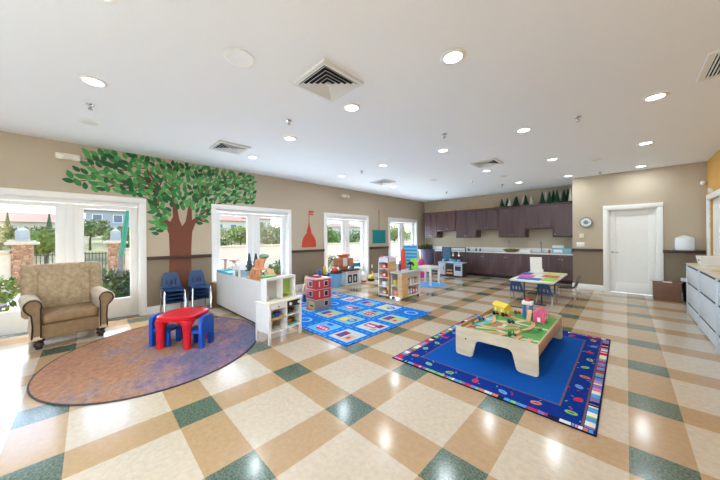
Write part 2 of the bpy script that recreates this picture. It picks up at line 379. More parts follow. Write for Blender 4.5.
MB(IRON).box(-.018, -.79, 1.02, .018, .79, 1.05).build('rail', t); MB(IRON).box(-.018, -.79, .1, .018, .79, .13).build('rail', t)
LEAF = {k: mat('leaf_'+k, c, .7, noise=.25, scale=3) for k, c in dict(sun=(126, 152, 66), mid=(92, 122, 58), dark=(54, 82, 48), olive=(150, 154, 116), pale=(176, 172, 136), dry=(170, 160, 116)).items()}
BARK = mat('bark', (96, 78, 62), .9, noise=.2)
def leaves(b, c, r, n, sz, ms):
    for k in range(n):
        d = Vector((random.gauss(0, 1), random.gauss(0, 1), random.gauss(0, 1))).normalized()*(random.random()**.4)
        p = Vector((c[0]+d.x*r[0], c[1]+d.y*r[1], c[2]+d.z*r[2]))
        a = Vector((random.gauss(0, 1), random.gauss(0, 1), random.gauss(0, 1))).normalized(); q = a.orthogonal().normalized(); s = sz*random.uniform(.6, 1.3)
        b.m(random.choice(ms)); b.face([p-a*s, p+q*s*.5, p+a*s, p-q*s*.5])
def plant(name, lab, cat, loc, r, n, sz, ms, trunk=True, group=None):
    t = thing(name, lab, cat, loc, group=group); b = MB(BARK); h = r[2]
    if trunk:
        b.tube([(0, 0, -.3), (.05, 0, h*.5), (0, .05, h)], [.09*h, .07*h, .05*h]); zc = h*1.5
        for k in range(4): b.tube([(0, .03, h*.8), (math.cos(k*1.6)*r[0]*.5, math.sin(k*1.6)*r[1]*.5, h*1.5)], [.04*h, .02*h])
    else:
        zc = h*.8
        for k in range(6): b.tube([(0, 0, -.05), (math.cos(k)*r[0]*.5, math.sin(k)*r[1]*.5, h*1.0)], [.02, .008])
    b.build('stem' if not trunk else 'trunk', t)
    f = MB(); 
    nb = 5
    for k in range(nb):
        a = 2*PI*k/nb+loc[1]; leaves(f, (math.cos(a)*r[0]*.45, math.sin(a)*r[1]*.45, zc+(k % 2-.4)*.4*h), (r[0]*.65, r[1]*.65, r[2]*.62), n//nb, sz, ms)
    f.build('foliage', t, smooth=0, recalc=False); return t
L_ = LEAF
plant('shrub', 'sunlit green shrub low behind the left window pane', 'shrub', (-8.4, -1.6, 0), (.66, .66, .48), 1200, .08, [L_['sun'], L_['mid']], False)
plant('shrub', 'dark green leafy shrub under the leaning green pole', 'shrub', (-8.5, .62, 0), (.5, .72, .46), 1300, .07, [L_['dark'], L_['mid'], L_['dark']], False)
plant('shrub', 'dark small shrub outside behind the toy pine trees', 'shrub', (-8.6, 3.3, 0), (.3, .45, .36), 450, .06, [L_['dark'], L_['mid']], False)
plant('shrub', 'dark green shrub outside right pane behind the toy shelf', 'shrub', (-8.4, 4.55, 0), (.4, .55, .42), 800, .06, [L_['dark'], L_['mid']], False)
plant('shrub', 'low grey green shrub outside behind the market stall toy', 'shrub', (-9.5, 7.6, 0), (.5, .7, .4), 500, .08, [L_['olive'], L_['dark']], False)
for k, (nm, lab, x, y, r, ms, nn) in enumerate([
    ('tree', 'round bright green tree above the iron fence, left pane', -19, -1.35, (.75, .75, .62), ['sun', 'mid'], 1100),
    ('tree', 'grey green olive tree at the far left outside', -21, -4.0, (1.3, 1.1, .55), ['olive', 'pale'], 1100),
    ('tree', 'green bushy tree behind the right stone pillar', -20.5, 1.6, (.9, .8, .66), ['sun', 'mid', 'olive'], 1200),
    ('tree', 'olive tree left of pillar behind the right pane', -23.2, .1, (.8, .7, .62), ['mid', 'olive'], 1000),
    ('tree', 'dark spreading tree on the slope, left pane of second window', -20, 5.4, (1.0, 1.3, .5), ['dark', 'mid'], 1300),
    ('tree', 'bright yellow green tree on the slope by second window mullion', -21, 8.2, (.8, .8, .75), ['sun', 'sun', 'dry'], 1100),
    ('tree', 'pale dry grey tree filling right pane of second window', -18.5, 9.7, (1.1, 1.4, .9), ['pale', 'olive', 'dry'], 2000),
    ('tree', 'green feathery tree behind the third window, left pane', -18, 14.2, (.8, .8, .85), ['sun', 'mid'], 1200),
    ('tree', 'olive tree behind the third window, right pane', -20, 18.6, (1.1, 1.1, .75), ['olive', 'dark', 'sun'], 1200),
    ('tree', 'green and yellow tree outside the window nearest the kitchen', -18, 23.5, (1.3, 1.5, 1.0), ['sun', 'dry', 'mid'], 1500),
    ('tree', 'dark leafy tree outside the kitchen end window edge', -17, 27.5, (1.0, 1.2, .95), ['dark', 'olive'], 1200),
    ('tree', 'low grey bush on the slope behind the left pillar', -24, -2.5, (1.0, 1.0, .45), ['olive', 'mid'], 800),
    ('bush', 'pale bush on the slope below the grey blue house', -27, 2.2, (1.2, 1.2, .5), ['olive', 'sun', 'pale'], 800),
    ('bush', 'dusty bush on the slope under the beige roofed house', -29, -4.4, (1.6, 1.6, .5), ['olive', 'pale', 'mid'], 800),
    ('bush', 'dry bush high on the slope in second window', -27, 9.2, (1.4, 1.5, .55), ['pale', 'sun', 'dry'], 800)]):
    gz = .25 if x > -20.5 else (.45 if x > -23 else 1.1)
    r = tuple(q*(1.3 if i_ < 2 else 1.12) for i_, q in enumerate(r)); plant(nm, lab, 'tree' if nm == 'tree' else 'bush', (x, y, gz), r, int(nn*1.4), .10, [L_[m] for m in ms])
for k, (y, h, lab) in enumerate([(-5.5, 4.7, 'thin dark cypress left above the beige roof'), (-2.77, 4.8, 'thin dark cypress at right end of the beige roof')]):
    b = MB(L_['dark']); b.lathe([(.06, 0), (.16, .6), (.2, 1.2), (.14, h-3.0), (.02, h-2.1)], n=9)
    solo(b, 'cypress', lab, 'tree', (-39, y*40/45-.1, 1.4))
def house(lab, loc, w, d, h, wm, rm):
    t = thing('house', lab, 'house', loc); MB(wm).box(-d/2, -w/2, -2, d/2, w/2, h).build('wall', t)
    e = .5; MB(rm).add([(-d/2-e, -w/2-e, h), (d/2+e, -w/2-e, h), (d/2+e, w/2+e, h), (-d/2-e, w/2+e, h), (0, -w/2+1, h+1.1), (0, w/2-1, h+1.1)], [[0, 1, 4], [1, 2, 5, 4], [2, 3, 5], [3, 0, 4, 5], [0, 3, 2, 1]]).build('roof', t, smooth=0)
    for k in range(max(2, int(w//2.2))):
        y = -w/2+1.1+k*2.0; o = MB(WHITE).box(d/2-.02, y-.5, h-1.6, d/2+.04, y+.5, h-.5).build('window', t); MB(mat('dark_pane', (110, 116, 122), .3)).box(d/2+.04, y-.42, h-1.52, d/2+.06, y+.42, h-.58).build('pane', o)
TILE = mat('beige_roof', (150, 124, 106), .9, noise=.08); RTILE = mat('red_roof', (176, 120, 100), .9, noise=.08)
HW = mat('house_cream', (226, 214, 196), .9); HG = mat('house_grey_blue', (176, 174, 172), .9)
house('long low house with beige roof seen through the left pane', (-44, -5.9, 1.2), 8.6, 6, 2.0, HW, TILE)
house('grey blue house high behind the right armchair window pane', (-52, 2.6, 1.4), 5.6, 6, 3.9, HG, HG)
house('red roofed house through the left pane of second window', (-46, 15.2, 1.5), 5, 6, 2.7, HW, RTILE)
house('white house up the slope through the second window', (-50, 21.5, 2.0), 5, 6, 3.0, HW, TILE)
house('cream house partly hidden behind trees outside third window', (-50, 44.0, 1.6), 8, 6, 2.4, HW, TILE)
t = thing('patio_umbrella', 'closed green umbrella on a leaning pole outside the window', 'umbrella', (-8.5, .52, -.04))
b = MB(mat('umbrella_green', (46, 140, 112), .7)); b.tube([(0, .02, 1.05), (0, .085, 1.5), (0, .2, 2.6)], [.045, .05, .035]); b.build('canopy', t)
b = MB(mat('umbrella_pole_grey', (112, 116, 116), .5)); b.tube([(0, 0, 0), (0, .005, .6), (0, .03, 1.1)], [.06, .065, .05]); b.build('pole', t)
t = thing('patio_table', 'dark round patio table top at the left frame edge', 'table', (-7.5, -1.22, -.04))
MB(IRON).cyl((0, 0, .36), (0, 0, .40), .25, n=28).build('table_top', t); MB(IRON).cyl((0, 0, 0), (0, 0, .36), .03).cyl((0, 0, 0), (0, 0, .02), .2).build('pedestal', t)

# ================================================================= CEILING FIXTURES
LENS = mat('lamp_lens', (255, 252, 245), .5, emit=6.0)
LENSOFF = mat('unlit_lens', (222, 222, 220), .6)
ORD = ['first', 'second', 'third', 'fourth', 'fifth']
def lamp(x, y, lab, on=True):
    t = thing('ceiling_light', lab, 'ceiling light', (x, y, ZC), group='recessed ceiling lights' if on else 'unlit ceiling discs')
    MB(WHITE).lathe([(.078, 0), (.108, 0), (.108, -.006), (.098, -.012), (.078, -.012), (.078, 0)], n=28).build('trim_ring', t)
    MB(LENS if on else LENSOFF).lathe([(.001, -.001), (.078, -.001), (.078, -.006), (.001, -.007)], n=24).build('lens', t)
    if on:
        d = bpy.data.lights.new('lamp', 'AREA'); d.shape = 'DISK'; d.size = .15; d.energy = LAMP_W; d.color = (.80, .92, 1.0)
        o = bpy.data.objects.new('lamp', d); COL.objects.link(o); o.parent = t; o.location = (0, 0, -.02)
GX = [-5.23, -3.84, -2.40, -1.09, .25]; GY = [.05, 2.30, 4.63, 6.82, 9.0]
cols = {0: 'nearest the mural wall', 1: 'second out from the mural wall', 2: 'in the middle of the room', 3: 'second from the ochre wall', 4: 'nearest the ochre wall'}
rows = {0: 'over the armchair end', 1: 'over the oval rug and toy kitchen', 2: 'over the train table', 3: 'beyond the train table', 4: 'just before the kitchen'}
for j, y in enumerate(GY):
    for i, x in enumerate(GX):
        if (i, j) in ((3, 0), (4, 0), (4, 1), (0, 4), (0, 0), (1, 3)): continue
        if (i, j) == (1, 4): continue
        lamp(x if (i, j) != (2, 4) else -2.25, y, 'lit recessed light %s, %s' % (rows[j], cols[i]))
lamp(-5.21, .03, 'unlit white recessed disc in ceiling above the tree mural', False)
lamp(-3.84, 6.82, 'unlit recessed disc in ceiling before the far left kitchen corner', False)
lamp(-2.30, 7.77, 'flush unlit round disc in ceiling toward the kitchen', False)
lamp(-.44, 7.53, 'flush unlit round disc in ceiling before the white door', False)
t = thing('ceiling_speaker', 'round white ceiling speaker left of the big square air vent', 'speaker', (-2.44, .96, ZC))
MB(WHITE).lathe([(.10, 0), (.128, 0), (.128, -.008), (.11, -.014), (.10, -.012)], n=30).build('speaker_ring', t)
MB(mat('speaker_grille', (206, 206, 204), .8, noise=.15, scale=240)).lathe([(.001, -.004), (.10, -.004), (.10, -.010), (.001, -.012)], n=30).build('speaker_grille', t)
def vent(x, y, hs, lab):
    t = thing('air_vent', lab, 'air vent', (x, y, ZC))
    VW = mat('vent_white', (232, 232, 230), .5); a = hs
    MB(mat('vent_dark', (40, 40, 42), .9)).box(-a+.03, -a+.03, -.004, a-.03, a-.03, -.001).build('duct_opening', t)
    def ring(b, o, i, z0, z1):
        P = [[(s*o, q*o, z0) for s, q in ((-1, -1), (1, -1), (1, 1), (-1, 1))], [(s*i, q*i, z1) for s, q in ((-1, -1), (1, -1), (1, 1), (-1, 1))]]
        V = P[0]+P[1]+[(v[0], v[1], v[2]+.004) for v in P[0]+P[1]]
        F = []
        for k in range(4):
            n = (k+1) % 4; F += [[k, n, 4+n, 4+k], [8+k, 12+k, 12+n, 8+n], [k, 8+k, 8+n, n], [4+k, 4+n, 12+n, 12+k]]
        b.add(V, F)
    f = MB(VW); ring(f, a, a-.035, -.026, -.03); ring(f, a-.001, a, -.002, -.026); f.build('vent_frame', t, smooth=0)
    g = MB(VW); k = 0; q = a-.045
    while q > .03: ring(g, q, q-.030, -.034, -.008); q -= .043
    g.box(-.02, -.02, -.03, .02, .02, -.02); g.build('louvres', t, smooth=0)
vent(-2.18, 1.755, .26, 'large square white air vent nearest the camera in the ceiling')
vent(-4.95, 1.77, .26, 'square ceiling air vent above the right end of tree mural')
vent(-2.15, 6.1, .26, 'square ceiling air vent in front of the kitchen cabinets')
vent(-4.98, 6.0, .26, 'small looking square ceiling air vent toward the far left corner')
t = thing('air_vent', 'slatted return air grille at the right edge of the ceiling', 'air vent', (.86, 4.18, ZC))
MB(mat('vent_white', (0, 0, 0))).box(-.33, -.31, -.012, -.28, .31, 0).box(.28, -.31, -.012, .33, .31, 0).box(-.28, -.31, -.012, .28, -.26, 0).box(-.28, .26, -.012, .28, .31, 0).build('vent_frame', t)
MB(mat('vent_dark', (0, 0, 0))).box(-.28, -.26, -.003, .28, .26, -.001).build('duct_opening', t)
b = MB(mat('vent_white', (0, 0, 0)))
for k in range(22): b.box(-.268+k*.025-.002, -.26, -.020, -.268+k*.025+.008, .26, -.006, R=ry(.5))
b.build('louvres', t)
def sprinkler(x, y, lab):
    t = thing('sprinkler_head', lab, 'sprinkler', (x, y, ZC), group='ceiling sprinkler heads')
    MB(CHROME).lathe([(.001, 0), (.04, 0), (.036, -.008), (.014, -.012), (.012, -.03), (.02, -.034), (.008, -.05), (.024, -.054), (.022, -.058), (.001, -.058)], n=14).build('body', t)
for x, y, lab in [(-4.53, .03, 'chrome sprinkler head in ceiling between two left recessed lights'), (-3.27, 1.94, 'chrome sprinkler head left of the big square air vent'),
    (-.45, 4.67, 'chrome sprinkler head between ceiling lights above the train table, right'), (-4.53, 4.65, 'small sprinkler head in ceiling above the third window'),
    (-2.01, 3.92, 'small white sprinkler head in mid ceiling near the camera'), (-4.54, 9.0, 'small sprinkler head in ceiling before the left kitchen cabinets'),
    (-2.7, 8.98, 'small sprinkler head in ceiling before the middle kitchen cabinets'), (-.46, 9.07, 'small sprinkler head in ceiling before the white door'), (-3.15, 7.79, 'small sprinkler head in ceiling before the kitchen, nearer the room')]: sprinkler(x, y, lab)
def emer(y, z, lab):
    t = thing('emergency_light', lab, 'emergency light', (XL, y, z)); EW = mat('emergency_plastic', (236, 230, 216), .4)
    MB(EW).box(.0, -.14, -.05, .06, .14, .045, .012).build('housing', t)
    for s in (-1, 1):
        o = MB(EW).cyl((.05, s*.08, .0), (.12, s*.09, -.03), .035, .045, 16).build('lamp_head', t); MB(mat('emergency_lens', (250, 246, 232), .2)).cyl((.121, s*.09, -.0305), (.124, s*.09, -.032), .036, n=16).build('lens', o)
emer(-.22, 2.82, 'white twin emergency light on the wall left of tree mural'); emer(5.9, 2.82, 'small white emergency light above the third window')

# ================================================================= WALL ART AND FITTINGS
# painted tree
TR = random.Random(3)
TB = mat('mural_brown', (116, 66, 46), .8, noise=.05); GR = [mat('mural_green_light', (88, 158, 88), .8, noise=.04), mat('mural_green_mid', (56, 130, 66), .8, noise=.04), mat('mural_green_dark', (28, 92, 50), .8, noise=.04)]
def inside(p, poly):
    c = False; n = len(poly)
    for i in range(n):
        (x1, y1), (x2, y2) = poly[i], poly[i-1]
        if (y1 > p[1]) != (y2 > p[1]) and p[0] < (x2-x1)*(p[1]-y1)/(y2-y1)+x1: c = not c
    return c
mural = thing('tree_mural', 'painted green leafy tree with brown trunk on the left wall', 'mural', (XL, 1.33, 0))
X0 = .002
def flat(b, pts, x, t=.002):
    k = len(pts); V = [(x+t, y-1.33, z) for y, z in pts]; b.add(V, [list(range(k))])
tb = MB(TB)
flat(tb, [(1.10, .15), (1.56, .15), (1.54, .6), (1.54, 1.25), (1.56, 1.6), (1.62, 1.78), (1.78, 1.95), (1.70, 1.98), (1.56, 1.85), (1.55, 2.2), (1.50, 2.2), (1.44, 1.82), (1.38, 1.72), (1.33, 1.85), (1.27, 2.25), (1.21, 2.25), (1.22, 1.9), (1.17, 1.8), (1.02, 1.95), (.98, 1.92), (1.10, 1.70), (1.15, 1.55), (1.16, 1.2), (1.14, .6)], X0)
tb.build('trunk', mural, smooth=0, recalc=False)
br = MB(TB)
def stroke(p, q, w0, w1, bend, x):
    pts = []; n = 7; dx, dz = q[0]-p[0], q[1]-p[1]; L = math.hypot(dx, dz); nx, nz = -dz/L, dx/L
    L1, R1 = [], []
    for i in range(n+1):
        t = i/n; o = bend*math.sin(PI*t)*L; cx, cz = p[0]+dx*t+nx*o, p[1]+dz*t+nz*o; wd = (w0*(1-t)+w1*t)/2
        L1.append((cx+nx*wd, cz+nz*wd)); R1.append((cx-nx*wd, cz-nz*wd)); pts.append((cx, cz))
    for i in range(n): flat(br, [L1[i], L1[i+1], R1[i+1], R1[i]], x)
    return pts
canopy = [(-.24, 2.44), (-.2, 2.60), (-.07, 2.70), (-.05, 2.84), (-.03, 2.96), (.3, 3.02), (2.0, 3.02), (2.85, 2.98), (2.98, 2.86), (2.9, 2.7), (2.98, 2.5), (2.85, 2.28), (2.5, 2.31), (1.95, 2.31), (1.9, 2.0), (1.82, 1.76), (1.62, 1.80), (1.58, 2.05), (1.45, 2.12), (1.2, 2.1), (1.12, 1.85), (1.08, 1.62), (.92, 1.56), (.86, 1.75), (.86, 2.27), (.3, 2.32), (-.05, 2.34)]
main = [((1.24, 2.2), (-.05, 2.55), -.10), ((1.24, 2.2), (.2, 2.85), -.08), ((1.24, 2.2), (.75, 2.92), .05), ((1.25, 2.2), (1.25, 2.95), .05), ((1.53, 2.15), (1.75, 2.95), -.05), ((1.53, 2.15), (2.3, 2.92), .08), ((1.53, 2.15), (2.85, 2.8), .12), ((1.7, 1.96), (2.8, 2.42), .10), ((1.0, 1.93), (.9, 2.3), .05), ((1.05, 1.85), (.92, 1.65), .1), ((1.66, 1.9), (1.86, 1.82), -.1), ((1.24, 2.2), (.35, 2.45), -.1)]
tips = []
for p, q, bd in main:
    pts = stroke(p, q, .06, .02, bd, X0+.0006)
    for k in range(2, 8):
        for s in (-1, 1):
            a = math.atan2(q[1]-p[1], q[0]-p[0])+s*TR.uniform(.5, .9); l = TR.uniform(.14, .30); e = (pts[k][0]+math.cos(a)*l, pts[k][1]+math.sin(a)*l)
            if inside(e, canopy): stroke(pts[k], e, .026, .014, .05*s, X0+.0006)
br.build('branches', mural, smooth=0, recalc=False)
lf = MB(); placed = []
tries = 0
while tries < 9000 and len(placed) < 520:
    tries += 1; p = (TR.uniform(-.26, 2.99), TR.uniform(1.55, 3.04))
    if not inside(p, canopy) or any((p[0]-q[0])**2+(p[1]-q[1])**2 < .0054 for q in placed): continue
    placed.append(p)
for k, p in enumerate(placed):
    a = math.atan2(max(.1, p[1]-1.75), (p[0]-1.35)*.75)+TR.uniform(-.9, .9); l = TR.uniform(.064, .080); wd = l*.53; c, s_ = math.cos(a), math.sin(a)
    lf.m(GR[TR.choice((0, 0, 1, 1, 2, 2))])
    pts = []
    for i in range(12):
        tt = (i if i <= 6 else 12-i)/6; rx_ = l*(2*tt-1); rz_ = wd*math.sin(PI*tt**.85)**.85*(1 if i <= 6 else -1); pts.append((p[0]+c*rx_-s_*rz_, min(3.052, p[1]+s_*rx_+c*rz_)))
    flat(lf, pts, X0+.0012+.0002*(k % 9))
lf.build('leaves', mural, smooth=0, recalc=False)
# red dome and teal hanging sign paintings
t = thing('dome_mural', 'painted red orange dome silhouette with flag on the left wall', 'mural', (XL, 4.52, 0))
b = MB(mat('mural_red', (196, 72, 44), .8, noise=.04)); prof = [(.245, 1.185), (.25, 1.26), (.235, 1.36), (.19, 1.47), (.12, 1.56), (.075, 1.60), (.08, 1.64), (.06, 1.72), (.035, 1.80), (.022, 1.86), (.014, 1.9), (.010, 2.25)]
b.face([(.004, -r_, z) for r_, z in prof]+[(.004, r_, z) for r_, z in reversed(prof)]); b.build('silhouette', t, smooth=0, recalc=False)
b = MB(mat('mural_red', (0, 0, 0))); b.face([(.004, .01, 2.13), (.004, .15, 2.12), (.004, .15, 2.16), (.004, .01, 2.17)]); b.face([(.004, .01, 2.19), (.004, .16, 2.19), (.004, .16, 2.25), (.004, .01, 2.25)]); b.build('flag', t, smooth=0, recalc=False)
t = thing('sign_mural', 'painted teal square sign on a thin brown rod on wall', 'mural', (XL, 7.64, 0))
MB(mat('mural_teal', (20, 132, 136), .8, noise=.05)).box(0, -.37, 1.24, .006, .37, 1.73).build('square', t)
MB(TB).box(0, -.012, 1.73, .006, .012, 2.5).build('rod', t)
t = thing('wall_outlet', 'white electrical outlet low on the wall under the teal sign', 'outlet', (XL, 7.23, .42))
MB(WHITE).box(0, -.04, -.06, .008, .04, .06, .003).build('plate', t); b = MB(BLACK)
for s in (-1, 1): b.box(.007, -.012, s*.025-.008, .0095, -.006, s*.025+.008).box(.007, .006, s*.025-.008, .0095, .012, s*.025+.008)
b.build('slots', t)
# clock, switches, camera on far wall
t = thing('wall_clock', 'round blue and white plate clock left of the white door', 'clock', (-.772, YF, 1.82))
MB(mat('clock_rim', (66, 74, 92), .4)).cyl((0, 0, 0), (0, -.035, 0), .135, n=36).build('rim', t)
MB(mat('clock_face', (226, 226, 220), .5)).cyl((0, -.035, 0), (0, -.038, 0), .115, n=36).build('face', t)
MB(mat('clock_blue', (120, 142, 178), .5, noise=.2, scale=30)).cyl((0, -.038, 0), (0, -.0395, 0), .055, n=28).build('centre_medallion', t)
b = MB(BLACK)
for k in range(12):
    a = PI*k/6; b.cyl((.085*math.sin(a), -.038, .085*math.cos(a)), (.105*math.sin(a), -.040, .105*math.cos(a)), .004, n=5)
b.build('hour_marks', t)
MB(BLACK).box(-.003, -.043, 0, .003, -.041, .06).build('hour_hand', t); MB(BLACK).box(0, -.043, -.003, .09, -.041, .003).build('minute_hand', t)
t = thing('thermostat', 'cream square thermostat on the wall below the clock', 'thermostat', (-.865, YF, 1.455)); MB(mat('cream_plastic', (228, 216, 186), .5)).box(-.05, -.025, -.06, .05, 0, .06, .006).build('body', t)
t = thing('light_switch', 'wide white light switch plate just above the dark rail', 'switch', (-.89, YF, 1.22)); MB(WHITE).box(-.085, -.008, -.06, .085, 0, .06, .003).build('plate', t)
for k in (-1, 0, 1): MB(WHITE).box(k*.048-.016, -.014, -.033, k*.048+.016, -.008, .033, .003).build('rocker', t)
t = thing('wall_speaker', 'small white dome sensor high in the far right corner', 'sensor', (1.2, YF, 2.59)); MB(WHITE).cyl((0, 0, 0), (0, -.02, 0), .035).ell((0, -.04, 0), .04, .04, .05).build('body', t)
t = thing('door_sensor', 'small white alarm box above the door in ochre wall', 'sensor', (XR, 8.95, 2.37)); MB(WHITE).box(-.05, -.05, -.045, 0, .05, .045, .006).build('body', t)
# ================================================================= KITCHEN
KN = mat('nickel_knob', (200, 198, 194), .25, 1)
def door(t, x0, x1, z0, z1, y, knob):
    b = MB(PLUM); fr = .055
    b.box(x0+.006, y-.02, z0+.004, x0+fr, y, z1-.004, .003).box(x1-fr, y-.02, z0+.004, x1-.006, y, z1-.004, .003)
    b.box(x0+fr-.004, y-.02, z0+.004, x1-fr+.004, y, z0+fr, .003).box(x0+fr-.004, y-.02, z1-fr, x1-fr+.004, y, z1-.004, .003).box(x0+fr-.006, y-.012, z0+fr-.006, x1-fr+.006, y, z1-fr+.006)
    o = b.build('door', t); MB(KN).cyl((knob[0], y-.02, knob[1]), (knob[0], y-.032, knob[1]), .005, n=8).ell((knob[0], y-.04, knob[1]), .02, .014, .02, 10, 6).build('knob', o)
UX = [-6.30, -5.68, -4.86, -4.05, -3.27, -2.41, -1.665, -1.066]
ulab = ['tall dark wall cabinet in the left kitchen corner', 'short dark wall cabinet right of the corner cabinet', 'tall dark wall cabinet, second tall one from the left', 'short dark wall cabinet in the middle of the row', 'tall dark wall cabinet above the arched faucet', 'short dark wall cabinet above the right sink', 'tall dark wall cabinet against the right return wall']
UY = 10.40
for k in range(7):
    x0, x1 = UX[k], UX[k+1]; z0 = 1.42 if k % 2 == 0 else 1.70; z1 = 2.45; xc = (x0+x1)/2
    t = thing('wall_cabinet', ulab[k], 'cabinet', (xc, UY, z0), group='dark wall cabinets above the kitchen counter'); h = z1-z0; hw = (x1-x0)/2
    MB(PLUM).box(-hw+.002, .0, 0, hw-.002, YK-UY-.004, h, .003).build('body', t)
    if k == 6: door(t, -hw+.03, hw-.03, .02, h-.02, 0, (-hw+.07, .1))
    elif k == 0: door(t, -hw+.05, -.0, .02, h-.02, 0, (-.04, .1)); door(t, 0, hw-.02, .02, h-.02, 0, (.04, .1))
    else: door(t, -hw+.02, 0, .02, h-.02, 0, (-.035, .09)); door(t, 0, hw-.02, .02, h-.02, 0, (.035, .09))
solo(MB(PLUM).box(-2.53, -.02, 0, 2.72, .35, .045, .004).box(-2.53, -.045, .035, 2.72, .35, .06, .006), 'cabinet_cornice', 'dark cornice board running along the top of the wall cabinets', 'cornice', (-3.79, UY, 2.452))
BX = [-6.5, -5.7, -4.9, -4.12, -3.34, -2.56, -1.78, -1.065]; BY = 10.14
blab = ['base cabinet in the left corner behind the lavender tub', 'base cabinet behind the grey play kitchen, left', 'base cabinet behind the grey play kitchen, right', 'base cabinet just right of the grey play kitchen', 'base cabinet below the arched faucet, left of centre', 'base cabinet behind the white paper stand', 'base cabinet ending at the right return wall']
for k in range(7):
    x0, x1 = BX[k], BX[k+1]; t = thing('base_cabinet', 'dark '+blab[k], 'cabinet', ((x0+x1)/2, BY, 0), group='dark base cabinets under the kitchen counter'); hw = (x1-x0)/2
    MB(PLUM).box(-hw+.002, 0, .1, hw-.002, YK-BY-.004, .875, .003).build('body', t); MB(BLACK).box(-hw+.002, .06, 0, hw-.002, YK-BY-.004, .1).build('toe_kick', t)
    door(t, -hw+.015, 0, .12, .86, 0, (-.04, .74)); door(t, 0, hw-.015, .12, .86, 0, (.04, .74))
CT = mat('pale_worktop', (228, 228, 226), .25, noise=.03)
t = thing('worktop', 'long pale kitchen worktop with low backsplash', 'worktop', (-3.78, BY-.03, .877)); MB(CT).box(-2.72, 0, 0, 2.71, YK-BY+.025, .035, .006).build('slab', t); MB(CT).box(-2.72, YK-BY-.0, .035, 2.71, YK-BY+.025, .17, .004).build('backsplash', t)
def faucet(x, lab, s=1.):
    t = thing('faucet', lab, 'faucet', (x, 10.58, .913)); pts = [(0, 0, 0), (0, 0, .2*s)]+[(0, -.09*s+.09*s*math.cos(a), .2*s+.09*s*math.sin(a)) for a in [PI*k/8 for k in range(1, 9)]]+[(0, -.18*s, .15*s)]
    MB(STEEL).cyl((0, 0, 0), (0, 0, .02), .03).build('base', t); MB(STEEL).tube(pts, .013).build('spout', t); MB(STEEL).tube([(.03, 0, .03), (.05, 0, .07), (.1, 0, .09)], .009).build('handle', t)
faucet(-2.95, 'tall arched dark faucet on the worktop behind the brown basket', 1.35); faucet(-2.0, 'smaller steel faucet on the worktop above right sink', 1.2)
b = MB(mat('wicker', (150, 118, 66), .8, noise=.35, scale=60, bump=.5)); b.lathe([(.001, 0), (.14, 0), (.24, .07), (.27, .1), (.25, .1), (.2, .05), (.001, .03)], n=24)
t = thing('basket', 'wide brown wicker bowl on the worktop under arched faucet', 'basket', (-2.84, 10.32, .913)); b.build('bowl', t)
b = MB(mat('dried_filling', (124, 112, 60), .9, noise=.4, scale=40)); [b.ell((TR.uniform(-.15, .15), TR.uniform(-.13, .13), .08), .06, .05, .045, 8, 5) for k in range(9)]; o = b.build('filling', t); o['kind'] = 'stuff'
solo(MB(mat('blue_carton', (130, 176, 196), .6, noise=.2, scale=25)).box(-.25, -.1, 0, .25, .1, .17, .004).m(WHITE).box(-.2, -.103, .03, .02, -.1, .12), 'carton', 'pale blue carton at the right end of the worktop', 'box', (-1.43, 10.42, .913))
solo(MB(WHITE).box(-.15, -.01, 0, .15, .01, .24, R=rx(-.12)), 'paper_sheet', 'white sheet standing behind the pale blue carton', 'paper', (-1.56, 10.62, .916))
for k, (x, c, lab) in enumerate([(-4.33, (40, 42, 46), 'small dark bottle left in the pair on the worktop'), (-4.05, (70, 90, 110), 'small dark bottle in the row right of play kitchen'), (-3.9, (60, 80, 100), 'rightmost small bottle right of the play kitchen frame'), (-1.75, (190, 60, 60), 'small red bottle on the worktop left of blue carton')]):
    b = MB(mat('bottle_%d' % k, c, .3)); b.lathe([(.001, 0), (.035, 0), (.035, .07), (.012, .095), (.012, .125), (.001, .125)], n=14); solo(b, 'bottle', lab, 'bottle', (x, 10.36, .913))
for x, lab in [(-2.42, 'white paper towel box on the worktop between faucets'), (-5.2, 'white low tray box on the worktop behind play kitchen')]: solo(MB(WHITE).box(-.16, -.09, 0, .16, .09, .09, .01), 'tray', lab, 'tray', (x, 10.38, .913))
# felt trees and boards on the cabinets
FG = mat('felt_green', (22, 84, 52), .95, noise=.3, scale=40, bump=.3); FD = mat('felt_dark', (26, 58, 46), .95, noise=.3, scale=40); FW = mat('felt_white', (226, 222, 206), .95, noise=.06, scale=30)
spec = [(-3.18, .26, 0), (-3.03, .27, 0), (-2.93, .22, 2), (-2.78, .28, 0), (-2.70, .30, 1), (-2.53, .34, 2), (-2.43, .3, 1), (-2.29, .30, 2), (-1.95, .36, 1), (-1.87, .38, 2), (-1.76, .34, 0), (-1.67, .38, 1), (-1.56, .36, 0), (-1.49, .33, 2), (-1.38, .36, 1), (-1.29, .38, 0), (-1.21, .40, 2), (-1.12, .38, 1)]
posn = ['first', 'second', 'third', 'fourth', 'fifth', 'sixth', 'seventh', 'eighth', 'ninth', 'tenth', 'eleventh', 'twelfth', 'thirteenth', 'fourteenth', 'fifteenth', 'sixteenth', 'seventeenth', 'last']
for k, (x, h, c) in enumerate(spec):
    m = (FG, FD, FW)[c]; h *= 1.12; t = thing('felt_tree', '%s craft tree on the wall cabinets, %s from the left' % (('green', 'dark green', 'white')[c], posn[k]), 'craft tree', (x, 10.50+(k % 2)*.12, 2.512), group='craft trees on the wall cabinets')
    b = MB(m); n = 5 if c != 2 else 1
    if n == 1: b.lathe([(.065, .03), (.05, h*.4), (.02, h*.85), (.001, h)], n=12)
    else:
        for j in range(n): b.lathe([(.095*(1-j/n)+.014, .03+j*h*.17), (.01, .03+j*h*.17+h*.27)], n=10)
    b.build('cone', t); MB(TB).cyl((0, 0, 0), (0, 0, .035), .022, n=8).build('stand', t)
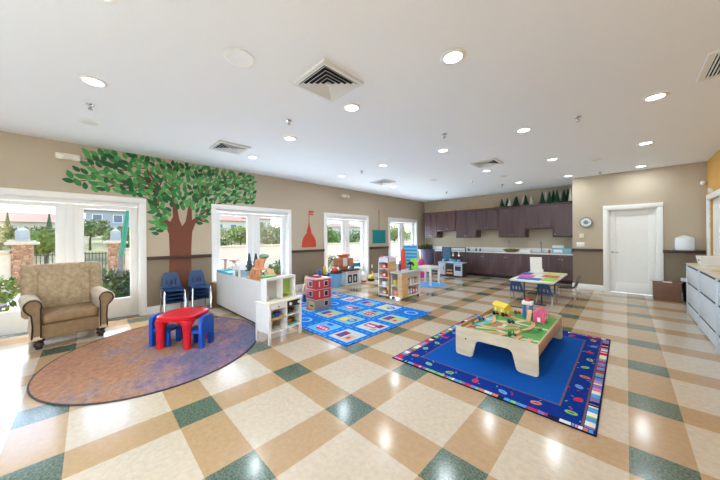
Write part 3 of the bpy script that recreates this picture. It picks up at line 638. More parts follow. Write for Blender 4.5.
KB = mat('kraft_board', (190, 160, 122), .8, noise=.08)
for x, w_, lab in [(-5.55, .62, 'long kraft board lying on the left wall cabinets'), (-4.1, .72, 'long kraft board lying left of the craft trees')]: solo(MB(KB).box(-w_, -.12, 0, w_, .12, .05, .004).box(-w_*.9, -.02, .05, w_*.9, .0, .12), 'board', lab, 'board', (x, 10.56, 2.512))

# ================================================================= RUGS
t = thing('oval_rug', 'large oval faded multicolour rug under the red toddler table', 'rug', (-4.42, .755, 0), math.radians(151.5-180))
N_ = 72; b = MB(rugmat()); b.prism([(1.30*math.cos(2*PI*i/N_), 1.135*math.sin(2*PI*i/N_)) for i in range(N_)], 'z', .0, .009); b.build('pile', t)
MB(mat('rug_binding', (62, 58, 62), .9)).tube([(1.305*math.cos(2*PI*i/N_), 1.14*math.sin(2*PI*i/N_), .006) for i in range(N_)], .0085, 6, True).build('binding', t)
# blue reading rug
def c_(n, rgb): return mat('rug_'+n, rgb, .95, noise=.08, scale=50, spec=.1)
RB = dict(navy=c_('navy', (12, 46, 128)), blue=c_('blue', (10, 78, 160)), brown=c_('brown', (112, 80, 74)), red=c_('red', (196, 44, 62)), orange=c_('orange', (220, 118, 78)), green=c_('green', (128, 186, 104)), sky=c_('sky', (84, 152, 206)), white=c_('white', (222, 218, 208)), dark=c_('dark', (24, 26, 48)), purple=c_('purple', (128, 110, 170)), yellow=c_('yellow', (212, 200, 120)), pink=c_('pink', (214, 120, 160)))
t = thing('blue_rug', 'large blue rug with lizard spotted border under the train table', 'rug', (-1.082, 3.825, 0))
hx, hy = .918, 1.258
MB(RB['navy']).box(-hx, -hy, 0, hx, hy, .010, .003).build('field', t)
p = MB()
def rq(b, m, x0, y0, x1, y1, z): b.m(m).face([(x0, y0, z), (x1, y0, z), (x1, y1, z), (x0, y1, z)])
ix, iy = .665, 1.0
rq(p, RB['brown'], -ix-.014, -iy-.014, ix+.014, iy+.014, .0104); rq(p, RB['blue'], -ix, -iy, ix, iy, .0108)
RR = random.Random(5)
def stripes(along, a0, a1, o0, o1):
    a = a0
    while a < a1-.01:
        w_ = min(RR.choice((.02, .03, .05, .075)), a1-a); m = RB[RR.choice(['red', 'orange', 'green', 'sky', 'white', 'dark', 'purple', 'sky', 'red', 'white', 'dark', 'pink'])]
        rq(p, m, *((a, o0, a+w_-.004, o1) if along == 'x' else (o0, a, o1, a+w_-.004)), .0106); a += w_
for s in (-1, 1):
    o = sorted((s*(hy-.05), s*(hy-.008))); stripes('x', -hx+.01, hx-.01, *o)
    o = sorted((s*(hx-.07), s*(hx-.008))); stripes('y', -hy+.06, hy-.06, *o)
    o = sorted((s*(hx-.088), s*(hx-.074))); rq(p, RB['brown'], o[0], -hy+.05, o[1], hy-.05, .0106)
def rell(b, m, x, y, a, c, ang, z):
    b.m(m).face([(x+a*math.cos(u)*math.cos(ang)-c*math.sin(u)*math.sin(ang), y+a*math.cos(u)*math.sin(ang)+c*math.sin(u)*math.cos(ang), z) for u in [2*PI*i/14 for i in range(14)]])
blobs = []
for k in range(9): blobs += [(.755+.02*(k % 2), -1.06+k*.265), (-.755-.02*(k % 2), -1.02+k*.265)]
for k in range(5): blobs += [(-.52+k*.26, -1.105-.02*(k % 2)), (-.52+k*.26, 1.10+.02*(k % 2))]
for k, (x, y) in enumerate(blobs):
    c = [('green', 'brown'), ('orange', 'brown'), ('red', 'red'), ('green', 'sky'), ('sky', 'purple')][k % 5]
    rell(p, RB[c[0]], x, y, .044, .030, .5*k, .0106); rell(p, RB[c[1]], x, y, .025, .012, .5*k, .0110)
    for j in range(4): rell(p, RB[RR.choice(['sky', 'green', 'red', 'sky'])], x+RR.uniform(-.08, .08), y+RR.uniform(-.12, .12), .013, .006, RR.uniform(0, 3), .0105)
p.build('pattern', t, smooth=0, recalc=False)
MB(RB['dark']).tube([(-hx, -hy, .006), (hx, -hy, .006), (hx, hy, .006), (-hx, hy, .006)], .007, 6, True).build('binding', t)
# city road rug
CX0, CX1, CY0, CY1 = -5.98, -2.66, 2.42, 4.62
t = thing('road_rug', 'bright blue town map play rug under the red dollhouse', 'rug', ((CX0+CX1)/2, (CY0+CY1)/2, 0)); W2, H2 = (CX1-CX0)/2, (CY1-CY0)/2
RCOL = dict(base=c_('road_blue', (28, 112, 200)), line=c_('road_line', (130, 188, 230)), lawn=c_('lawn', (138, 180, 168)), aqua=c_('aqua', (96, 170, 214)), cream=c_('cream', (190, 196, 196)), mag=c_('magenta', (200, 58, 104)), maroon=c_('maroon', (150, 48, 84)), lime=c_('lime', (164, 190, 150)), tan=c_('tanpatch', (206, 170, 140)), deep=c_('deep', (30, 84, 180)), wht=c_('wht', (222, 228, 236)), yel=c_('yel', (226, 204, 110)))
MB(RCOL['base']).box(-W2, -H2, 0, W2, H2, .009, .003).build('field', t)
p = MB(); RR = random.Random(11)
nx, ny = 6, 4; cw, chh = 2*W2/nx, 2*H2/ny
def ring(x0, y0, x1, y1, w_, m, z):
    rq(p, m, x0, y0, x1, y0+w_, z); rq(p, m, x0, y1-w_, x1, y1, z); rq(p, m, x0, y0, x0+w_, y1, z); rq(p, m, x1-w_, y0, x1, y1, z)
for i in range(nx):
    for j in range(ny):
        x0, y0 = -W2+i*cw+.07, -H2+j*chh+.07; x1, y1 = x0+cw-.14, y0+chh-.14
        if (i*3+j*5) % 7 == 2: rell(p, RCOL['line'], (x0+x1)/2, (y0+y1)/2, .14, .12, 0, .0094); rell(p, RCOL['base'], (x0+x1)/2, (y0+y1)/2, .10, .085, 0, .0096); continue
        g = RCOL[['lawn', 'aqua', 'lime', 'cream', 'lawn', 'aqua', 'cream'][(i*2+j*3) % 7]]
        rq(p, g, x0, y0, x1, y1, .0094); ring(x0, y0, x1, y1, .014, RCOL['line'], .0096)
        kind = (i+2*j) % 4; xm, ym = (x0+x1)/2, (y0+y1)/2
        if kind == 0:
            rell(p, RCOL['mag'], xm+.02, ym-.05, .14, .09, 0, .0098); 
            for q in range(4): rell(p, RCOL['wht'], xm-.1+q*.07, ym-.05, .02, .025, 0, .0100)
            rq(p, RCOL['deep'], xm-.08, ym+.1, xm+.05, ym+.17, .0098)
        elif kind == 1:
            rq(p, RCOL['maroon'], x0+.05, ym-.12, xm-.02, ym+.10, .0098); rq(p, RCOL['tan'], xm+.02, ym-.14, x1-.05, ym+.04, .0098); rq(p, RCOL['deep'], x0+.07, ym-.05, x0+.15, ym+.03, .0100); rq(p, RCOL['mag'], xm+.05, ym-.1, x1-.1, ym-.02, .0100)
        elif kind == 2:
            rq(p, RCOL['yel'], x0+.06, y0+.08, xm, ym+.05, .0098); rell(p, RCOL['base'], x1-.14, ym, .1, .09, 0, .0098); rell(p, RCOL['lime'], x1-.14, ym, .05, .045, 0, .0100); rq(p, RCOL['tan'], x0+.1, ym+.08, xm+.05, y1-.05, .0098)
        else:
            rq(p, RCOL['mag'], x0+.05, ym-.06, xm+.08, ym+.1, .0098); rq(p, RCOL['wht'], x0+.08, ym-.02, xm+.04, ym+.03, .0100); rell(p, RCOL['lawn'], x1-.1, y0+.1, .06, .06, 0, .0098); rq(p, RCOL['maroon'], x1-.16, ym, x1-.05, y1-.06, .0098)
for i in range(nx+1):
    x = min(W2-.012, max(-W2+.012, -W2+i*cw)); y = -H2+.04
    while y < H2-.08: rq(p, RCOL['line'], x-.006, y, x+.006, y+.06, .0095); y += .12
for j in range(ny+1):
    y = min(H2-.012, max(-H2+.012, -H2+j*chh)); x = -W2+.04
    while x < W2-.08: rq(p, RCOL['line'], x, y-.006, x+.06, y+.006, .0095); x += .12
p.build('pattern', t, smooth=0, recalc=False)
MB(RCOL['deep']).tube([(-W2, -H2, .005), (W2, -H2, .005), (W2, H2, .005), (-W2, H2, .005)], .006, 6, True).build('binding', t)


# ================================================================= ARMCHAIR
UPH = mat('gold_chenille', (158, 134, 102), .85, noise=.12, scale=20, bump=.2, rgb2=(182, 158, 126)); UPA = mat('pale_arm_chenille', (196, 178, 156), .8, noise=.14, scale=22, bump=.2)
UPL = mat('brown_velvet', (132, 104, 72), .75, noise=.12, scale=18, bump=.15)
t = thing('armchair', 'wide gold upholstered armchair with rolled arms before the left window', 'armchair', (-5.95, -.215, 0), math.radians(8)); t.scale = (1.03, 1.0, 1.0)
MB(UPL).box(-.36, -.34, .13, .385, .34, .32, .015).build('base', t)
MB(UPL).box(-.2, -.275, .315, .415, .275, .46, .05, 3).build('seat_cushion', t)
b = MB(UPH); R_ = ry(math.radians(-9)); b.box(-.42, -.43, .30, -.22, .43, 1.09, .07, 3, R=R_)
b.box(-.28, -.28, .42, -.17, .28, 1.0, .05, 3, R=R_); b.build('backrest', t)
for s_ in (-1, 1):
    pr_ = [(.275, .13), (.275, .56)]+[(.36+.095*math.cos(a), .585+.095*math.sin(a)) for a in [math.radians(d) for d in range(190, -61, -18)]]+[(.375, .46), (.362, .3), (.372, .13)]
    pr_ = [(s_*u, v) for u, v in pr_]
    o = MB(UPA).prism(pr_, 'x', -.30, .40).build('arm', t)
    MB(UPL).prism([(s_*(.33+(abs(u)-.33)*.72), .36+(v-.36)*.86+.02) for u, v in pr_], 'x', .40, .408).build('arm_front', o)
    MB(DARK).tube([(.408, s_*(.33+(abs(u)-.33)*.80), .36+(v-.36)*.91+.01) for u, v in pr_], .009, 6).build('nailhead_trim', o)
for x in (-.31, .345):
    for y in (-.30, .30):
        MB(DARK).lathe([(.03, 0), (.036, .012), (.028, .022), (.045, .04), (.052, .06), (.045, .08), (.036, .09), (.055, .105), (.058, .135), (.04, .14)], (x, y, 0), 18).build('leg', t)
# ================================================================= TODDLER SET
RED = mat('red_plastic', (206, 24, 40), .32, noise=.03); BLU = mat('blue_plastic', (18, 76, 176), .35, noise=.03)
def sq(a, k, n=32): return [(a*math.copysign(abs(math.cos(2*PI*i/n))**k, math.cos(2*PI*i/n)), a*math.copysign(abs(math.sin(2*PI*i/n))**k, math.sin(2*PI*i/n))) for i in range(n)]
t = thing('toddler_table', 'low red plastic toddler table on the oval rug', 'table', (-4.36, .93, .011), math.radians(41)); t.scale = (.93, .93, 1)
b = MB(RED); n = 32; V = []; rings = [(.27, .36), (.275, .385), (.285, .40), (.285, .42), (.27, .432), (.235, .434), (.225, .424)]
for a, z in rings: V += [(u, v, z) for u, v in sq(a, .62, n)]
b.add(V, [[i*n+j, i*n+(j+1) % n, (i+1)*n+(j+1) % n, (i+1)*n+j] for i in range(len(rings)-1) for j in range(n)]+[list(range(n))[::-1], [(len(rings)-1)*n+j for j in range(n)]]); b.build('table_top', t)
for sx in (-1, 1):
    for sy in (-1, 1):
        b = MB(RED); V = []; n = 16; prof = [(.0, .050, .2), (.1, .050, .2), (.22, .052, .2), (.30, .066, .195), (.34, .095, .18), (.375, .13, .15)]
        for z, r, c in prof: V += [(sx*c+r*math.cos(2*PI*i/n), sy*c+r*math.sin(2*PI*i/n), z) for i in range(n)]
        b.add(V, [[i*n+j, i*n+(j+1) % n, (i+1)*n+(j+1) % n, (i+1)*n+j] for i in range(len(prof)-1) for j in range(n)]+[list(range(n))[::-1], [(len(prof)-1)*n+j for j in range(n)]]); b.build('leg', t)
def tchair(lab, loc, rot):
    t = thing('toddler_chair', lab, 'chair', loc, rot, 'blue toddler chairs')
    MB(BLU).box(-.13, -.14, .20, .14, .14, .245, .02, 3).build('seat', t)
    bk = [(-.145, .0), (-.145, .36), (-.115, .42), (-.06, .44), (.06, .44), (.115, .42), (.145, .36), (.145, 0), (.065, 0), (.06, .13), (.04, .175), (-.04, .175), (-.06, .13), (-.065, 0)]
    MB(BLU).prism([(u, v) for u, v in bk], 'x', -.165, -.115).build('backrest', t)
    for sy in (-1, 1): MB(BLU).cyl((.105, sy*.105, 0), (.1, sy*.1, .21), .038, .035, 14).build('leg', t)
    t.scale = (.9, .9, .93); return t
e1 = math.radians(41)
tchair('blue plastic toddler chair at the left of red table', (-4.53, .765, .011), e1)
tchair('blue plastic toddler chair at the right of red table', (-4.155, 1.045, .011), e1+PI)
# ================================================================= STACKING CHAIRS
NAVY = mat('navy_shell', (34, 66, 108), .38, noise=.05); CHP = mat('pale_chrome', (200, 200, 198), .25, .9)
def school_chair(lab, cat_group, loc, rot, shell, k=1.0):
    t = thing('stacking_chair', lab, 'chair', loc, rot, cat_group)
    b = MB(shell); V = []; F = []; nu, nv = 8, 7
    for th in (0, 1):
        for i in range(nu+1):
            for j in range(nv+1):
                u, v = i/nu, -1+2*j/nv
                V.append((.17-.36*u, v*(.185-.02*abs(1-2*u)), .30-.018*math.sin(PI*u)*(1-v*v)-.02*(1-u)**6+.012*u*u-th*.012))
    m = (nu+1)*(nv+1)
    for i in range(nu):
        for j in range(nv):
            a = i*(nv+1)+j; F += [[a, a+1, a+nv+2, a+nv+1], [m+a, m+a+nv+1, m+a+nv+2, m+a+1]]
    edge = [j for j in range(nv+1)]+[i*(nv+1)+nv for i in range(1, nu+1)]+[nu*(nv+1)+j for j in range(nv-1, -1, -1)]+[i*(nv+1) for i in range(nu-1, 0, -1)]
    F += [[edge[q], m+edge[q], m+edge[(q+1) % len(edge)], edge[(q+1) % len(edge)]] for q in range(len(edge))]
    b.add(V, F); b.build('seat', t)
    def bx_(z): return -.185-.10*((z-.31)/.3)
    o = MB(shell)
    def slab(y0, y1, y2, y3, z0, z1):
        P = [(bx_(z0), y0, z0), (bx_(z0), y1, z0), (bx_(z1), y3, z1), (bx_(z1), y2, z1)]
        o.add(P+[(x-.014, y, z) for x, y, z in P], [[0, 1, 2, 3], [4, 7, 6, 5], [0, 4, 5, 1], [1, 5, 6, 2], [2, 6, 7, 3], [3, 7, 4, 0]])
    slab(-.17, .17, -.17, .17, .305, .36); slab(-.158, .158, -.13, .13, .47, .60); slab(-.13, .13, -.095, .095, .60, .625)
    for y0, y1 in ((-.168, -.10), (-.065, -.022), (.022, .065), (.10, .168)): slab(y0, y1, y0*.94, y1*.94, .36, .47)
    o.build('backrest', t)
    for sy in (-1, 1):
        MB(CHP).tube([(.20, sy*.185, .0), (.155, sy*.175, .27), (.13, sy*.165, .283)], .0125, 8).build('leg', t)
        MB(CHP).tube([(-.24, sy*.185, .0), (-.165, sy*.175, .27), (-.14, sy*.165, .283)], .0125, 8).build('leg', t)
        MB(CHP).tube([(.15, sy*.172, .276), (-.16, sy*.172, .276)], .009, 8).build('seat_rail', t)
    return t
pos4 = ['bottom chair', 'second chair up', 'third chair up', 'top chair']
first = None
for si, (y, w_) in enumerate([(1.16, 'left'), (1.61, 'right')]):
    for k in range(4):
        lab = '%s of the %s stack of navy chairs under the tree mural' % (pos4[k], w_)
        loc = (-6.27+.014*k, y, .075*k)
        if first is None: first = school_chair(lab, 'navy chairs stacked under the tree mural', loc, 0, NAVY); first.scale = (.92, .92, .9)
        else: dup(first, loc, 0, lab)
NAVYB = mat('royal_shell', (30, 70, 120), .38, noise=.05); BLKS = mat('charcoal_shell', (48, 44, 52), .4, noise=.05)
ch2 = school_chair('blue school chair at the near left end of the folding table', 'blue school chairs at the folding table', (-1.74, 6.86, 0), PI/2, NAVYB); ch2.scale = (.77, .77, .77)
dup(ch2, (-1.21, 6.88, 0), PI/2-.1, 'blue school chair at the near right end of the folding table')
school_chair('charcoal school chair at the far right side of folding table', 'charcoal school chairs', (-1.0, 7.85, 0), PI-.1, BLKS).scale = (.85, .85, .88)
# ================================================================= FOLDING TABLE
FT = mat('speckled_white_plastic', (222, 218, 206), .45, noise=.06, scale=80); GREY = mat('grey_steel', (70, 72, 78), .4, .6)
t = thing('folding_table', 'low white folding table with bright mats in front of the kitchen', 'table', (-1.43, 7.42, 0)); HT = .53
b = MB(FT); n = 24; b.box(-.40, -.92, HT-.05, .40, .92, HT, .024, 3); b.build('table_top', t)
for sy in (-1, 1):
    for sx in (-1, 1): MB(GREY).tube([(sx*.16, sy*.72, 0), (sx*.16, sy*.72, HT-.05)], .015).build('leg', t)
    MB(GREY).tube([(-.24, sy*.72, .012), (.24, sy*.72, .012)], .014).build('foot_bar', t)
    MB(GREY).tube([(-.16, sy*.72, .28), (.16, sy*.72, .28)], .010).build('cross_bar', t)
for k, (x, y, wx, wy, c, lab, a) in enumerate([(-1.64, 7.16, .28, .40, (232, 96, 150), 'pink mat on the folding table, left edge', .03), (-1.50, 6.72, .42, .30, (40, 104, 196), 'bright blue mat on the near left corner of folding table', 0),
    (-1.74, 7.62, .20, .46, (80, 96, 180), 'violet blue mat on the folding table behind the pink one', 0), (-1.16, 6.86, .22, .50, (140, 208, 60), 'lime green mat at the near right of folding table', 0),
    (-1.22, 7.42, .30, .40, (214, 92, 84), 'coral red mat at the right middle of folding table', 0), (-1.25, 7.98, .34, .42, (204, 206, 110), 'pale lime mat at the far right of folding table', 0)]):
    solo(MB(mat('mat_%d' % k, c, .5, noise=.05)).box(-wx/2, -wy/2, 0, wx/2, wy/2, .012, .004).box(-wx/2+.03, -wy/2+.03, .012, wx/2-.03, wy/2-.03, .016, .002), 'place_mat', lab, 'mat', (x, y, HT), a, 'bright mats on the folding table')
t = thing('paper_stand', 'white upright paper stand on the folding table', 'stand', (-1.62, 7.93, HT), .55); MB(WHITE).box(-.13, -.02, .0, .13, .0, .40, .004, R=rx(-.06)).build('panel', t); MB(WHITE).box(-.13, -.10, 0, .13, -.03, .11, .006).build('pocket', t); MB(WHITE).box(-.1, -.05, 0, .1, .06, .008).build('base', t)
# ================================================================= TRAIN TABLE
BW = woodmat('birch_ply', (206, 186, 154), (222, 204, 174), .45, (3, 3, 14)); BE = woodmat('ply_edge', (178, 142, 98), (196, 160, 116), .5)
TX0, TX1, TY0, TY1 = -1.515, -.64, 3.215, 4.66; TZ = .0105
t = thing('train_table', 'birch plywood train table on the blue rug', 'table', ((TX0+TX1)/2, TY0, TZ)); hw = (TX1-TX0)/2
def rpoly(pts, r, seg=5):
    out = []; n = len(pts)
    for i in range(n):
        p, a, c = Vector(pts[i]), Vector(pts[i-1]), Vector(pts[(i+1) % n]); d1, d2 = (a-p).normalized(), (c-p).normalized(); rr = r[i] if isinstance(r, list) else r
        if rr == 0: out.append(tuple(p)); continue
        p0, p1 = p+d1*rr, p+d2*rr
        for k in range(seg+1):
            u = k/seg; q = p0*(1-u)**2+p*2*u*(1-u)+p1*u*u; out.append(tuple(q))
    return out
pan = rpoly([(-hw, 0), (-hw+.20, 0), (-hw+.25, .215), (hw-.25, .215), (hw-.20, 0), (hw, 0), (hw, .335), (-hw, .335)], [.04, .04, .05, .05, .04, .04, .035, .035])
for y in (0, TY1-TY0-.022):
    MB(BW).prism(pan, 'y', y, y+.022).build('end_panel', t)
for x in (-hw+.004, hw-.022): MB(BE).box(x, .022, .20, x+.018, TY1-TY0-.022, .325, .003).build('side_rail', t)
MB(BW).box(-hw+.02, .022, .255, hw-.02, TY1-TY0-.022, .27).build('deck', t)
b = MB(BLACK); b.cyl((-hw+.125, -.0015, .205), (-hw+.125, .002, .205), .010, n=14); b.build('bolt_hole', t)
TP = dict(grass=mat('play_grass', (82, 158, 70), .7, noise=.12, scale=20), road=mat('play_road', (206, 200, 186), .7), water=mat('play_water', (120, 186, 206), .6), dark=mat('play_dark', (52, 120, 56), .7, noise=.15), brown=mat('play_brown', (170, 120, 80), .7), red=mat('play_redpatch', (206, 96, 80), .7))
DZ = .271
b = MB(TP['grass']); LN = TY1-TY0; b.face([(-hw+.022, .023, DZ), (hw-.022, .023, DZ), (hw-.022, LN-.023, DZ), (-hw+.022, LN-.023, DZ)])
def band(m, pts, w_, z):
    b.m(m)
    for i in range(len(pts)-1):
        p, q = Vector(pts[i]), Vector(pts[i+1]); d = (q-p).normalized(); nn = Vector((-d.y, d.x))*w_/2; p = p-d*w_*.2; q = q+d*w_*.2
        b.face([(*(p+nn), z), (*(p-nn), z), (*(q-nn), z), (*(q+nn), z)])
band(TP['water'], [(-.40, .10), (-.36, .40), (-.28, .62), (-.34, .95), (-.38, 1.35)], .07, DZ+.0006)
band(TP['road'], [(-.4, .28), (-.1, .40), (.2, .25), (.4, .3)], .06, DZ+.001); band(TP['road'], [(-.1, .40), (-.05, .8), (.1, 1.1), (.05, 1.4)], .06, DZ+.0012); band(TP['road'], [(-.4, .75), (0, .85), (.4, .8)], .05, DZ+.0014)
for x, y, a, c, m in [(.2, .6, .12, .1, 'dark'), (-.2, .2, .08, .06, 'dark'), (.22, 1.15, .1, .12, 'dark'), (-.2, 1.15, .12, .1, 'red'), (.28, .12, .07, .05, 'brown'), (-.15, .6, .07, .06, 'red')]: rell(b, TP[m], x, y, a, c, .3, DZ+.0016)
b.build('playboard', t, smooth=0, recalc=False)
tb_ = (TX0+TX1)/2, TY0, TZ+DZ+.0015
TRK = woodmat('track_beech', (206, 160, 104), (224, 182, 128), .5, (8, 8, 8))
def track(pts, lab, lift=0):
    b = MB(TRK); z = lift
    P = [Vector(p) for p in pts]; w_ = .022
    V = []
    for i, p in enumerate(P):
        d = (P[min(i+1, len(P)-1)]-P[max(i-1, 0)]); d.z = 0; d.normalize(); nn = Vector((-d.y, d.x, 0))*w_
        V += [p+nn, p+nn+Vector((0, 0, .014)), p+nn*.62+Vector((0, 0, .014)), p+nn*.55+Vector((0, 0, .010)), p-nn*.55+Vector((0, 0, .010)), p-nn*.62+Vector((0, 0, .014)), p-nn+Vector((0, 0, .014)), p-nn]
    F = [[i*8+j, i*8+(j+1) % 8, (i+1)*8+(j+1) % 8, (i+1)*8+j] for i in range(len(P)-1) for j in range(8)]+[list(range(8)), [(len(P)-1)*8+j for j in range(8)]]
    b.add(V, F); return solo(b, 'toy_track', lab, 'toy track', tb_, 0, 'wooden toy tracks on the train table')
def bez(p, q, r, s_, n=14): return [(1-u)**3*Vector(p)+3*u*(1-u)**2*Vector(q)+3*u*u*(1-u)*Vector(r)+u**3*Vector(s_) for u in [i/n for i in range(n+1)]]
track(bez((-.30, .42, 0), (-.1, .30, 0), (.0, .55, 0), (.12, .60, 0)), 'curved wooden toy track across the left middle of train table')
track(bez((-.02, .12, 0), (.06, .30, 0), (.10, .30, 0), (.15, .52, 0)), 'curved wooden track bending near the front of train table')
track(bez((-.40, .05, 0), (-.41, .4, 0), (-.40, .8, 0), (-.36, 1.0, 0)), 'long wooden track along the left rail of train table')
track(bez((.16, .56, 0), (.24, .70, 0), (.22, .85, 0), (.18, 1.0, 0)), 'wooden track curving toward the pink house')
track(bez((-.18, .75, 0), (.0, .66, 0), (.05, .72, 0), (.10, .68, 0)), 'short wooden track lying in the middle of train table')
track(bez((-.1, 1.1, 0), (.0, 1.0, 0), (.1, .98, 0), (.16, 1.03, 0)), 'wooden track in front of the yellow toy station')
track(bez((.30, .78, .0), (.31, .70, .03), (.32, .62, .06), (.33, .55, .075)), 'wooden ramp track sloping up at right of train table')
track(bez((-.34, .20, .0), (-.2, .10, 0), (-.1, .28, 0), (.03, .26, 0)), 'wooden toy track curving behind the front panel of train table')
track(bez((-.30, .95, 0), (-.26, .8, 0), (-.2, .7, 0), (-.22, .58, 0)), 'wooden toy track running below the yellow station')
track(bez((.30, .30, 0), (.33, .2, 0), (.28, .12, 0), (.30, .06, 0)), 'short curved track in the near right corner of train table')
track([(.18, .14, 0), (.20, .34, 0)], 'loose straight wooden track near the front right corner')
def toyhouse(lab, x, y, wx, wy, h, wall, roof, extra=None, rot=0, name='toy_house'):
    t = thing(name, lab, 'toy', (tb_[0]+x, tb_[1]+y, tb_[2]), rot)
    MB(wall).box(-wx/2, -wy/2, 0, wx/2, wy/2, h, .004).build('body', t); MB(roof).prism([(-wx/2-.01, h), (wx/2+.01, h), (0, h+wx*.45)], 'y', -wy/2-.01, wy/2+.01).build('roof', t)
    b = MB(WHITE)
    for yy in (-.25, .25): b.box(-wx/2-.002, yy*wy-.012, h*.35, wx/2+.002, yy*wy+.012, h*.75)
    b.box(-.014, -wy/2-.002, .01, .014, wy/2+.002, h*.6); b.build('windows', t); return t
def P_(n, c): return mat('toy_'+n, c, .45, noise=.03)
YEL, PINK, CYA, LIM, WOOD, ORG = P_('yellow', (226, 196, 50)), P_('pink', (226, 90, 130)), P_('blue', (60, 110, 190)), P_('lime', (140, 210, 50)), P_('wood', (206, 160, 110)), P_('orange', (226, 110, 60))
t = toyhouse('yellow toy station at the back left of train table', -.27, 1.20, .10, .20, .10, YEL, YEL, rot=1.0).scale = (1.2, 1.2, 1.2)
P_('red', (196, 50, 50)); toyhouse('pink toy house at the back right of train table', .235, 1.14, .11, .15, .10, PINK, PINK).scale = (1.25, 1.2, 1.25)
t = thing('toy_tower', 'blue and white toy tower with arch left of pink house', 'toy', (tb_[0]+.05, tb_[1]+1.24, tb_[2])); t.scale = (1.3, 1.2, 1.25)
MB(CYA).box(-.035, -.035, 0, -.01, .035, .15, .004).box(.03, -.035, 0, .055, .035, .15, .004).build('pillars', t); MB(WHITE).box(-.04, -.04, .15, .06, .04, .19, .004).build('crown', t); MB(P_('red', (0, 0, 0))).cyl((.01, 0, .19), (.01, 0, .23), .03, .004, 14).build('spire', t)
solo(MB(WOOD).box(-.02, -.09, -.008, .02, .09, .008, .003, R=rx(.9)), 'toy_plank', 'wooden plank leaning between blue tower and pink house', 'toy', (tb_[0]+.13, tb_[1]+1.04, tb_[2]+.078))
for k, (x, y, c, lab) in enumerate([(-.36, .62, CYA, 'blue toy train engine beside the left rail of train table'), (-.18, 1.02, BLACK, 'black toy train car in front of the yellow station'), (-.30, 1.02, BLACK, 'black toy train engine left before the yellow station'), (-.08, 1.28, P_('red', (0, 0, 0)), 'red toy train car right of the yellow station'), (-.02, .74, P_('navy', (30, 50, 90)), 'tiny navy toy car in the middle of train table'), (.13, .24, P_('green', (40, 110, 60)), 'tiny dark green toy tree block near front of train table')]):
    t = thing('toy_train', lab, 'toy train', (tb_[0]+x, tb_[1]+y, tb_[2]+.014), .9)
    MB(c).box(-.045, -.014, .010, .045, .014, .030, .003).box(-.045, -.014, .03, -.015, .014, .055, .003).cyl((.02, 0, .03), (.02, 0, .05), .007, n=10).build('body', t)
    for wx in (-.028, .028):
        MB(BLACK).cyl((wx, -.016, .009), (wx, .016, .009), .009, n=12).build('wheels', t)
for k, (x, y, lab) in enumerate([(-.40, .10, 'small dark green toy tree at the near left corner of train table'), (-.38, .40, 'small toy tree by the left rail of train table')]):
    t = thing('toy_tree', lab, 'toy tree', (tb_[0]+x+.0, tb_[1]+y, tb_[2]+.0)); MB(WOOD).cyl((0, 0, 0), (0, 0, .02), .008, n=8).build('stem', t); MB(TP['dark']).lathe([(.022, .018), (.012, .04), (.001, .06)], n=10).build('crown', t)
solo(MB(TRK).box(-.012, -.06, 0, .012, .06, .02, .003), 'toy_bridge', 'small wooden block crossing a track near front of train table', 'toy', (tb_[0]+.16, tb_[1]+.30, tb_[2]+.017), -.5)
for k, (x, y, c, lab) in enumerate([(-.24, .16, CYA, 'blue toy figure tile at left front of train table'), (-.18, .10, WHITE, 'white toy tile at left front of train table'), (-.34, .28, P_('red', (0, 0, 0)), 'red toy tile by the left rail of train table')]): solo(MB(c).box(-.035, -.02, 0, .035, .02, .012, .003), 'toy_tile', lab, 'toy', (tb_[0]+x, tb_[1]+y, tb_[2]+.002), .4*k)


# ================================================================= LONG WHITE SHELF AND ITS TOYS
LAM = mat('white_laminate', (232, 228, 226), .35, noise=.01); PINE = woodmat('pine_wood', (200, 158, 108), (222, 184, 134), .5, (3, 3, 12))
SY, SH = 1.95, .735
def backshelf(x0, x1, lab):
    t = thing('shelf_unit', lab, 'shelf', ((x0+x1)/2, SY, 0), group='white shelf units turned back to the room'); hw = (x1-x0)/2-.006; D = .36
    MB(LAM).box(-hw, 0, .055, hw, .012, SH).build('back_panel', t); MB(LAM).box(-hw, .012, SH-.02, hw, D, SH, .003).build('top', t)
    for sx in (-1, 1): MB(LAM).box(min(sx*hw, sx*(hw-.018)), .012, .055, max(sx*hw, sx*(hw-.018)), D, SH-.02).build('side_panel', t)
    for z in (.055, .38): MB(LAM).box(-hw+.018, .012, z, hw-.018, D, z+.018).build('shelf_board', t)
    MB(BLACK).box(-hw+.05, .04, 0, hw-.05, D-.04, .055).build('plinth', t)
backshelf(-6.30, -5.25, 'white shelf unit turned back to the room, under the second window'); backshelf(-5.25, -4.20, 'white shelf unit turned back to the room, behind the toy kitchen')
KC = mat('brown_carton', (152, 116, 80), .8, noise=.06)
t = thing('brown_box', 'tall brown cardboard box between navy chairs and white shelf', 'box', (-6.44, 2.02, 0)); MB(KC).box(-.09, -.12, 0, .10, .26, .50, .004).build('carton', t); MB(mat('packing_tape', (170, 136, 96), .4)).box(.1, .05, .02, .1015, .09, .48).build('tape', t)
TZs = SH
TEAL = P_('teal', (80, 190, 204)); 
t = thing('tray', 'turquoise plastic play tray on the left end of the white shelf', 'tray', (-5.92, SY+.15, TZs)); MB(TEAL).box(-.36, -.15, 0, .44, .19, .012, .005).build('tray_base', t)
b = MB(TEAL); [b.box(*q, .004) for q in ((-.36, -.15, .012, .44, -.125, .05), (-.36, .165, .012, .44, .19, .05), (-.36, -.125, .012, -.335, .165, .05), (.415, -.125, .012, .44, .165, .05))]; b.build('rim', t)
PKT = P_('dusty_pink', (222, 170, 160))
